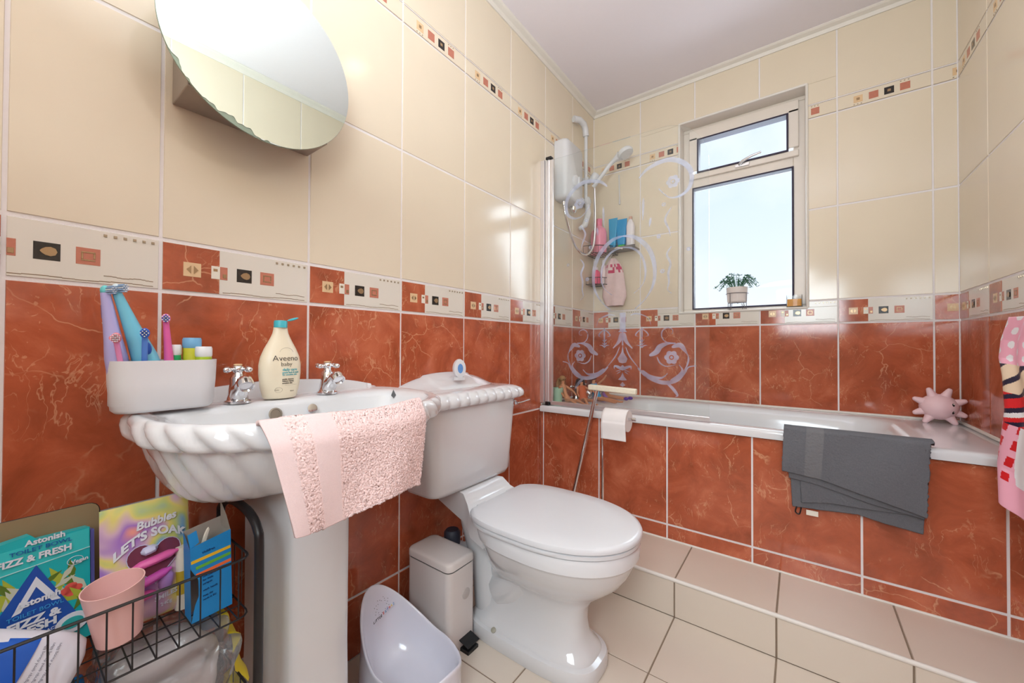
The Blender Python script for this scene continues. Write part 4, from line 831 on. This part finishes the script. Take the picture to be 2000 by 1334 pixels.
# ---------------------------------------------------------------- potty
po = root('potty', (.26, -1.79, 0), 'white children\'s potty with a tall back between pedestal and bin', 'potty')
PC = V((.262, -1.797, 0))
def pr(k, kz, z0=0, t_in=0):
    o = []
    for i in range(72):
        a = 2 * PI * i / 72; c_, s_ = cos(a), sin(a)
        back = max(0, -c_) ** 1.5; front = max(0, c_) ** 6
        rim = .135 + .120 * back + .030 * front
        ax = .18 * k; ay = .116 * k
        z = z0 + (rim - z0) * kz if kz <= 1 else rim
        lean = -.02 * back * kz
        o.append(PC + V((ax * c_ + lean, ay * s_ * (1 - .08 * back * kz), z)))
    return o
mb = MB(); mb.loft([pr(1.04, 0), pr(1.02, .1), pr(.96, .5), pr(.95, .85), pr(.97, .96), pr(.955, 1.0), pr(.915, .985), pr(.88, .8, .04), pr(.78, .45, .04), pr(.66, .15, .04), pr(.4, 0.0, .045)]); mb.build('potty_shell', mat('pottyw', (226, 226, 238), .15, var=.01, coat=.3), po, sub=1, ang=180)
mb = MB(); f2 = lambda a, b, c=0: V((.124 + .14 * (.20 - b) + c, -1.797 + a, b)); 
mb.text('LITTLE', lambda a, b, c: f2(a - .017, .178 + b + a * .25, c + .004), .0105, 0); 
for k, ch in enumerate('EXTRAS'): mb.text(ch, (lambda kk: (lambda a, b, c: f2(a + .004 + kk * .0074, .185 + b + kk * .0018, c + .004)))(k), .0105, (1, 2, 3, 1, 4, 2)[k])
for k in range(24):
    a = 2 * PI * k / 24; r = .019 + .005 * (k % 3); p = f2(r * cos(a) * .9, .209 + r * sin(a) * .9, .0035); mb.sphere(p, .0010, 6, 4)
mb.build('print', ['ink', PB('pr', (220, 60, 40)), PB('pg', (60, 150, 200)), PB('pb', (70, 90, 200)), PB('py', (235, 200, 50))], po)
mb = MB(); mb.tube([(.30, -1.665, .003), (.335, -1.678, .004), (.40, -1.70, .004)], .005, 8); tag(mb.build('teal_cord', PB('teald', (30, 176, 170)), loc=(.30, -1.665, 0)), 'turquoise strap end lying on the floor tiles by the potty', 'strap')

# ---------------------------------------------------------------- mop and toilet roll stand on the step
mp = root('floor_squeegee', (.30, -.80, .142), 'chrome handled stick with a flat cream head leaning against the bath', 'squeegee')
mb = MB(); mb.tube([(.255, -.86, .145), (.372, -.765, .80)], .0095, 14); mb.build('handle', 'chrome', mp)
mb = MB(); f3 = fr((.345, -.775, .812), (1, 0, -.02), (0, -.1, 1)); mb.box((.452, -.775, .812), (.235, .028, .026), R=Matrix.Rotation(.03, 3, 'Y')); mb.build('flat_head', mat('creamhead', (236, 228, 206), .6, var=.1, scale=90, bump=.5), mp, bevel=.005)
rs = root('toilet_roll_stand', (.44, -.87, .142), 'slim chrome floor stand holding the toilet roll in front of the bath', 'toilet roll stand')
mb = MB(); mb.lathe((.47, -.87, .143), [(.075, 0), (.075, .006), (.02, .012)], n=32); mb.build('base', 'chrome', rs)
mb = MB(); mb.tube([(.448, -.87, .15), (.448, -.87, .69), (.448, -.87, .695), (.60, -.87, .70)], .0065, 12); mb.build('pole', 'chrome', rs)
tq_ = root('toilet_roll', (.52, -.87, .695), 'white toilet roll with a long loose sheet hanging on the chrome stand', 'toilet roll')
pap = mat('paper', (238, 232, 230), .9, var=.02, bump=.3, bscale=700)
mb = MB(); mb.lathe((.462, -.868, .690), [(.02, 0), (.047, 0), (.047, .105), (.02, .105)], (1, 0, 0), 36); mb.build('roll', pap, tq_)
mb = MB()
def pf(u, v):
    x = .460 + .110 * u
    if v < .3: a = PI * .62 * (v / .3); return V((x, -.868 - .0485 * sin(a) , .690 + .0485 * cos(a))) if v < .25 else V((x, -.9165, .690 + .0485 * cos(PI * .5167) - .0 - (v - .25) * .10))
    return V((x - .004 * (v - .3) + .006 * u * (v - .3), -.9165 - .003 * sin(v * 5), .683 - (v - .3) * (.105 + .0 * u)))
mb.grid(pf, 10, 30); mb.build('loose_sheet', pap, tq_, solid=.001, ang=80)

# ---------------------------------------------------------------- wire trolley and its contents
rk = root('wire_trolley', (.2, -2.45, 0), 'black wire basket trolley on the left under the basin', 'trolley')
for y in (-2.207, -2.70):
    mb = MB(); mb.tube(spline([(.095, y, .01), (.095, y, .3), (.095, y, .60), (.105, y, .650), (.15, y, .672), (.20, y, .677), (.26, y, .672), (.300, y, .650), (.310, y, .60), (.310, y, .3), (.310, y, .01)], 4), .0085, 12)
    mb.build('end_frame', 'wire', rk)
def basket(zt, zb, name):
    mb = MB(); xa, xb, ya, yb = .085, .312, -2.69, -2.222
    for z, r in ((zt, .0024), (zb, .0017)): mb.tube([V((x, y, z)) for x, y in rrect((xa + xb) / 2, (ya + yb) / 2, (xb - xa) / 2, (yb - ya) / 2, .02, 3)], r, 6, closed=True)
    y = yb - .02
    while y > ya: mb.tube([(xb, y, zt), (xb, y, zb), (xa, y, zb), (xa, y, zt)], .0013, 5); y -= .029
    x = xa + .03
    while x < xb - .01: mb.tube([(x, yb, zt), (x, yb, zb), (x, ya, zb), (x, ya, zt)], .0013, 5); x += .038
    mb.build(name, 'wire', rk)
basket(.607, .497, 'upper_basket'); basket(.355, .255, 'lower_basket')
def P3(px, y=None, x=0): pass
# astonish box
AX = .165
def pouch(name, y0, y1, z0, z1, x, th, label, front, lean=.12, cat='pouch', group=None, bulge=.5):
    t = root(name, (x, (y0 + y1) / 2, z0), label, cat, group); w_ = y1 - y0; h = z1 - z0
    f = lambda a, b, c=0: V((x - lean * b + c + th * .5 * (sin(PI * min(1, max(0, a / w_))) ** .5) * (sin(PI * min(1, max(.0, b / h)) ** .8) ** .5 if bulge else 1), y0 + a, z0 + b))
    mb = MB(); N_ = 22
    mb.grid(lambda u, v: f(u * w_, v * h), N_, N_, mfun=front); mb.grid(lambda u, v: V((x - lean * v * h - th * .5 * (sin(PI * u) * sin(PI * v)) ** .5, y1 - u * w_, z0 + v * h)), N_, N_)
    return t, f, mb, w_, h
ast = root('cleaner_box', (.15, -2.5, .50), 'turquoise toilet bowl cleaner box with a blue triangle and flowers in the trolley', 'box')
AB = V((.175, -2.575, .503)); rv = V((-.10, 1, 0)).normalized(); uv = V((-.16, 0, 1)).normalized(); fA = fr(AB, rv, uv); aw, ah = .160, .190
mb = MB(); mb.prism([(0, 0), (aw, 0), (aw, ah - .006), (aw - .06, ah - .004), (aw - .068, ah + .006), (aw - .10, ah + .002), (0, ah - .01)], (AB, rv, uv), .03, 0, -.03)
mb.prism([(aw + .001, .01), (aw + .006, .012), (aw + .006, ah - .012), (aw + .001, ah - .012)], (AB, rv, uv), .028, 1, -.03)
mb.build('carton', [PB('aq', (20, 178, 184)), PB('aqd', (90, 90, 160))], ast)
mb = MB(); mb.prism([(0, .140), (aw - .001, .150), (aw - .001, ah - .008), (0, ah - .012)], (AB, rv, uv), .0006, 0); mb.prism([(0, .139), (aw, .149), (aw, .1505), (0, .1405)], (AB, rv, uv), .001, 1); mb.build('header_panel', [PB('aq2', (52, 196, 198)), PB('aq3', (170, 226, 226))], ast)
mb = MB(); tri = [(.098, .146), (.028, .030), (.165 - .01, .022)]; mb.prism(tri[::-1], (AB, rv, uv), .0012, 0, .0004)
mb.prism([(.098, .128), (.073, .078), (.082, .080), (.098, .112), (.115, .082), (.125, .080)], (AB, rv, uv), .0008, 1, .0016)
for k in range(44):
    a = rnd.uniform(0, 1); side = rnd.choice((-1, 1)); cz = rnd.uniform(.05, .125); cy = .098 + side * ((.146 - cz) * .5 + rnd.uniform(.0, .03))
    if cy > aw - .01 or cy < .01: continue
    an = rnd.uniform(.3, 2.8); ln = rnd.uniform(.012, .022); d2 = V((cos(an), sin(an), 0)); n2 = V((-d2.y, d2.x, 0)) * ln * .28; c_ = V((cy, cz, 0))
    mb.prism([tuple((c_ - d2 * ln)[:2]), tuple((c_ - n2)[:2]), tuple((c_ + d2 * ln)[:2]), tuple((c_ + n2)[:2])], (AB, rv, uv), .0003, rnd.choice((2, 2, 3, 4)), .00002 * (k + 1))
for k in range(4):
    c_ = (.137 + .006 * cos(k * 1.6), .088 + .005 * sin(k * 1.6)); mb.prism([(c_[0] + .008 * cos(q), c_[1] + .006 * sin(q)) for q in [2 * PI * j / 10 for j in range(10)]], (AB, rv, uv), .0004, 5, .0006)
mb.prism([(.138 + .020 * cos(q), .034 + .016 * sin(q)) for q in [2 * PI * j / 24 for j in range(24)]], (AB, rv, uv), .001, 1, .0022); mb.prism([(.138 + .013 * cos(q), .034 + .009 * sin(q)) for q in [2 * PI * j / 24 for j in range(24)]], (AB, rv, uv), .001, 6, .0030)
mb.build('printed_front', [PB('abl', (26, 80, 170)), PB('awh', (222, 226, 236)), PB('al1', (196, 200, 180)), PB('al2', (90, 120, 40)), PB('al3', (170, 180, 60)), PB('afl', (226, 90, 80)), PB('atq', (40, 170, 170))], ast)
tx = MB(); Tt = lambda a0, b0, sl=0: (lambda a, b, c: fA(a0 + a, b0 + b + a * sl, c + .0028))
tx.text('Astonish', Tt(.108, .1805), .0125, 0, bold=.0004); tx.text('TOILET BOWL', Tt(.104, .170), .0088, 1, bold=.0001, sx=1.2); tx.text('FIZZ & FRESH', Tt(.097, .1555), .0140, 0, bold=.0005, sx=.98)
tx.text('Astonish', Tt(.101, .087, .04), .0135, 0, bold=.0005); tx.text('TOILET BOWL', Tt(.098, .072, .04), .0085, 2, sx=1.1); tx.text('FIZZ &', Tt(.096, .057, .04), .0155, 0, bold=.0007, sx=1.25); tx.text('FRESH', Tt(.094, .0435, .04), .0155, 0, bold=.0007, sx=1.25)
tx.text('STRONG FOAM ACTION', Tt(.098, .0355, .04), .0058, 0, sx=1.1); tx.text('fresh', Tt(.102, .024, .04), .008, 2, shear=.2); tx.text('Vegan', Tt(.147, .130, .04), .0085, 0, bold=.0002); tx.tube([fA(.142 + .0095 * cos(q), .134 + .007 * sin(q), .0012) for q in [2 * PI * j / 20 for j in range(20)]], .0004, 4, 0, closed=True); tx.text('20', Tt(.138, .031), .008, 3)
tx.build('lettering', [M_('awh'), PB('ab2', (20, 100, 170)), PB('ab3', (60, 160, 220)), PB('ay', (240, 220, 120))], ast)
mb = MB(); f4 = ((.118, -2.60, .50), (-.05, 1, 0), (-.1, 0, 1)); mb.prism(rrect(.10, .108, .10, .108, .015, 4), f4, .004, 0); mb.tube([fr(*f4)(x, y, .002) for x, y in rrect(.10, .108, .10, .108, .015, 4)], .002, 6, 1, closed=True)
tag(mb.build('tray', [mat('tan', (150, 128, 96), .4), 'black'], loc=(.11, -2.5, .5)), 'tan tray with a black rim standing behind the turquoise cleaner box', 'tray')
# bubbles pouch
bag, fB, mb, bw, bh = pouch('bath_bomb_pouch', -2.408, -2.283, .503, .716, .19, .035, 'pastel rainbow bath toy pouch with pink shapes behind the pink cup', lambda u, v: 1 if v > .86 and u < .5 else 2 if v > .80 and u > .45 else 3 if v > .68 else 0 if (u + v * .6) > .75 else 4, lean=.14)
cols_ = []
def pastel():
    m = bpy.data.materials.new('pastel_print'); m.use_nodes = True; t = m.node_tree; b = t.nodes['Principled BSDF']; N = t.nodes.new; L = t.links.new
    tc = N('ShaderNodeTexCoord'); n = N('ShaderNodeTexNoise'); n.inputs['Scale'].default_value = 13; n.inputs['Detail'].default_value = 1; n.inputs['Distortion'].default_value = .8; L(tc.outputs['Object'], n.inputs[0])
    rp = N('ShaderNodeValToRGB'); L(n.outputs[0], rp.inputs[0]); el = rp.color_ramp.elements; el[0].position = .28; el[0].color = lin((120, 170, 215)) + (1,); el[1].position = .72; el[1].color = lin((236, 130, 190)) + (1,)
    for p, c in ((.36, (190, 205, 130)), (.43, (225, 212, 120)), (.5, (214, 180, 200)), (.57, (164, 120, 200)), (.64, (240, 160, 140))): q = el.new(p); q.color = lin(c) + (1,)
    L(rp.outputs[0], b.inputs['Base Color']); b.inputs['Roughness'].default_value = .28; MATS['pastel'] = m
pastel()
mb.build('foil', ['pastel', 'pastel', 'pastel', 'pastel', 'pastel'], bag, ang=60)
mb = MB(); hp = []
for k in range(40):
    q = 2 * PI * k / 40; hx_ = 16 * sin(q) ** 3; hy_ = 13 * cos(q) - 5 * cos(2 * q) - 2 * cos(3 * q) - cos(4 * q); hp.append((.070 + hx_ * .0024, .110 + hy_ * .0026))
mb.add([fB(a, b, .0015) for a, b in hp], [tuple(range(40))], 0); mb.build('heart_window', mat('heartw', (120, 62, 84), .15), bag)
mb = MB(); mb.tube([fB(a, b, .002) for a, b in hp], .0007, 5, 0, closed=True)
for cxk, cyk, lnk, ang_, mi_ in ((.070, .110, .034, .15, 1), (.064, .078, .030, .3, 2), (.085, .066, .018, 1.4, 3), (.062, .130, .012, .2, 0), (.05, .052, .02, .1, 1)):
    a_ = fB(cxk, cyk, .003); d = V((0, cos(ang_), sin(ang_))); mb.tube([a_ - d * lnk, a_ - d * lnk * .6, a_, a_ + d * lnk * .6, a_ + d * lnk], [.003, .010, .011, .010, .003], 12, mi_, flat=.7)
mb.build('bath_shapes', [PB('hr', (200, 200, 230)), PB('bp1', (228, 100, 170)), PB('bp2', (214, 90, 190)), PB('bp3', (180, 140, 210))], bag)
tx = MB(); Tb = lambda a0, b0, arc_=0: (lambda a, b, c: fB(a0 + a, b0 + b - arc_ * a * a + a * .1, c + .0022))
tx.text('Bubbles', Tb(.074, .171, 0), .0185, 0, bold=.0006, shear=.15); tx.text("LET'S SOAK", Tb(.066, .152, 9), .0200, 0, bold=.0008); tx.text('SMILES', Tb(.085, .036), .0115, 0, bold=.0002); tx.text('240g', Tb(.085, .022), .009, 0); tx.build('lettering', M_('awh'), bag)
# pink cup
pc = root('pink_cup', (.255, -2.395, .51), 'plain pale pink plastic cup tilted against the front wires of the trolley', 'cup'); d = V((.06, -.10, 1)).normalized()
mb = MB(); mb.lathe(V((.262, -2.394, .533)), [(.024, 0), (.028, .002), (.030, .02), (.0375, .092), (.038, .094), (.0365, .094), (.028, .02), (.026, .006)], d, 40); mb.build('cup', mat('cupp', (240, 192, 188), .4, var=.01), pc)
# blue carton
bc = root('blue_carton', (.24, -2.27, .5), 'open bright blue carton with yellow, green and orange stripes in the trolley corner', 'box'); CB = V((.262, -2.300, .500)); r5 = V((-.10, 1, 0)).normalized(); u5 = V((-.03, -.02, 1)).normalized(); f5 = fr(CB, r5, u5); cw, chh = .066, .148
mb = MB(); pl5 = [(0, 0), (cw, .0), (cw, chh), (0, chh - .01), (.0, .10), (.012, .075), (.012, .045), (.006, .03)]; mb.prism(pl5, (CB, r5, u5), .0012, 0); mb.prism([(0, 0), (cw, 0), (cw, chh + .018), (0, chh + .010)], (CB + V((-.04, 0, 0)), r5, u5), .0012, 1)
for p, q in ((f5(0, 0, 0), 0), (f5(cw, 0, 0), 1)): mb.add([p, p + V((-.04, 0, 0)), p + V((-.04, 0, 0)) + u5 * (chh + .010), p + u5 * (chh - .012 * (1 - q))], [(0, 1, 2, 3)], q)
mb.add([f5(cw, chh, 0), f5(cw, chh, -.04), f5(cw - .004, chh + .055, -.03), f5(cw - .006, chh + .03, 0)], [(0, 1, 2, 3)], 1); mb.add([f5(0, chh - .012, .001), f5(.014, chh - .004, .001), f5(.012, chh + .018, -.004), f5(-.002, chh + .014, -.004)], [(0, 1, 2, 3)], 0)
mb.build('carton', [PB('cb1', (20, 138, 208)), mat('cardg', (170, 160, 150), .8)], bc)
mb = MB()
for b0_, mi_ in ((.108, 0), (.095, 1), (.082, 2)): mb.prism([(.001 if mi_ < 1 else .008, b0_), (cw - .001, b0_ + .004), (cw - .001, b0_ + .0095), (.001 if mi_ < 1 else .008, b0_ + .0055)], (CB, r5, u5), .0006, mi_, .0013)
mb.build('stripes', [PB('sy', (240, 190, 40)), PB('sg', (100, 180, 60)), PB('so', (240, 110, 50))], bc)
tx = MB()
for k, (bb0, s_) in enumerate(((.121, .005), (.076, .004), (.069, .004), (.062, .004), (.05, .004), (.04, .0035), (.033, .0035))): tx.text(('children', 'soft plasters', 'for little', 'scrapes', 'wash hands', 'keep dry', 'made in EU')[k], (lambda a, b, c, b0_=bb0: f5(.018 + a, b0_ + b + a * .05, c + .0014)), s_ * 1.3, 0, 'LEFT')
tx.build('lettering', PB('ct', (10, 70, 130)), bc)
mb = MB(); mb.tube(spline([f5(.022, chh - .02, -.012), f5(.028, chh - .0, -.012), f5(.034, chh + .012, -.012), f5(.031, chh - .0, -.012), f5(.026, chh - .018, -.012)], 4), .0022, 6); tag(mb.build('folded_leaflet', 'offwhite', loc=tuple(f5(.028, chh - .02, -.012))), 'folded white leaflet poking out of the blue carton', 'leaflet')
yp = root('yellow_pouch', (.2, -2.31, .5), 'white and yellow pouch squeezed between the rainbow pouch and the blue carton', 'pouch'); mb = MB(); mb.loft([[V((.19 + x, -2.292 + y, z)) for x, y in rrect(0, 0, .010, .016, .009, 3)] for z in (.50, .62)]); mb.loft([[V((.19 + x, -2.292 + y, z)) for x, y in rrect(0, 0, .0105, .0165, .009, 3)] for z in (.53, .575)], 1); mb.build('pouch', ['offwhite', PB('yl', (196, 170, 50))], yp)
# blue and white refill
rf = root('refill_bottle', (.27, -2.5, .53), 'blue and white printed refill bottle lying tilted at the left front of the trolley', 'bottle')
RB = V((.275, -2.468, .522)); rd = V((-.10, -.86, .50)).normalized(); ud = V((-.25, .45, .86)); ud = (ud - rd * ud.dot(rd)).normalized(); nd = (-rd).cross(ud)
def rfp(a, b, c=0):  # a along, b across
    hw = .056 * (1 - .12 * max(0, a / .16)); k = max(0, 1 - (b / hw) ** 2) ** .5; sgn = nd if nd.x > 0 else -nd; return RB + rd * a + ud * b + sgn * (.03 * k * (1 if a > .012 else .6) + c)
mb = MB(); rr = []
for a, k in ((-.024, .2), (-.022, .55), (-.014, .85), (0, .97), (.02, 1), (.09, 1), (.16, .95), (.17, .8)):
    rr.append([RB + rd * a + ud * (.056 * k * cos(q)) + nd * (.03 * k * sin(q)) for q in [2 * PI * j / 28 for j in range(28)]])
mb.loft(rr); mb.build('bottle', mat('rfw', (222, 222, 232), .3), rf, ang=60)
mb = MB()
def patch(a0, a1, b0_, b1, mi, c=.0022, n=8): mb.grid(lambda u, v: rfp(a0 + (a1 - a0) * u, b0_ + (b1 - b0_) * v, c), n, n, mi)
patch(.075, .16, -.040, .0, 2); patch(.040, .165, .000, .054, 0); patch(.0, .165, -.040, -.034, 2, .0024); patch(-.012, .16, -.036, -.030, 2, .0024); patch(.0, .012, .012, .020, 1, .0026); patch(.012, .028, -.012, -.002, 1, .0026); patch(-.006, .006, -.022, -.012, 1, .0026)
mb.build('label_panels', [PB('rb', (22, 90, 190)), PB('rn', (40, 46, 130)), PB('rl', (70, 150, 220))], rf)
tx = MB()
for k in range(6): tx.text('refill pouch keep upright store', (lambda a, b, c, kk=k: rfp(-.006 + kk * .0072 + b, .044 - a, .0034)), .0046, 0, 'LEFT')
tx.build('small_print', PB('rk', (60, 60, 90)), rf)
# clear bag of nappies on the lower shelf
pb = root('clear_plastic_bag', (.2, -2.35, .36), 'crumpled clear plastic bag of grey pads with a yellow edge on the lower shelf', 'bag')
def crump(c, rx, ry, rz, seed, amp, n=40, m=26, mi=0, mf=None):
    rg = random.Random(seed); ph = [(rg.uniform(2, 9), rg.uniform(0, 6), rg.uniform(2, 7), rg.uniform(0, 6)) for _ in range(7)]; mb = MB()
    def fn(u, v):
        a = 2 * PI * u; t = PI * v; r = 1 + sum(amp * (abs(sin(p * a * .5 + q + 2 * sin(t * 2))) * abs(sin(s_ * t + w_)) - .4) for p, q, s_, w_ in ph) / 3 * sin(t)
        e = .7; sg = lambda z: abs(z) ** e * (1 if z >= 0 else -1)
        return V(c) + V((rx * r * sg(sin(t)) * sg(cos(a)), ry * r * sg(sin(t)) * sg(sin(a)), -rz * r * sg(cos(t))))
    fn2 = lambda u, v: fn(u % 1.0, v); mb.grid(fn2, n, m, mi, mf); return mb
crump((.205, -2.335, .375), .07, .085, .092, 4, .18).build('grey_pad', mat('padg', (206, 202, 198), .7, var=.25, scale=14, bump=1, bscale=30), pb, ang=120)
crump((.21, -2.325, .380), .085, .108, .112, 8, .42, 60, 40, mf=lambda u, v: 1 if (.18 < u < .27 and v < .8) else 2 if (.3 < u < .42 and .55 < v < .8) else 0).build('film', ['film', PB('fy', (236, 212, 40)), PB('fb', (60, 130, 190))], pb, ang=30)
crump((.2, -2.455, .40), .05, .035, .055, 5, .4, 40, 26).build('blue_wrapper', mat('bwr', (20, 120, 190), .25), pb, ang=40)
mb = MB(); mb.loft([[V((.24 + x, -2.455 + y, z)) for x, y in rrect(0, 0, .05, .03, .01, 4)] for z in (.262, .398)]); tag(mb.build('white_box', 'offwhite', loc=(.24, -2.455, .262), bevel=.002), 'small plain white box on the lower shelf under the pink cup', 'box')
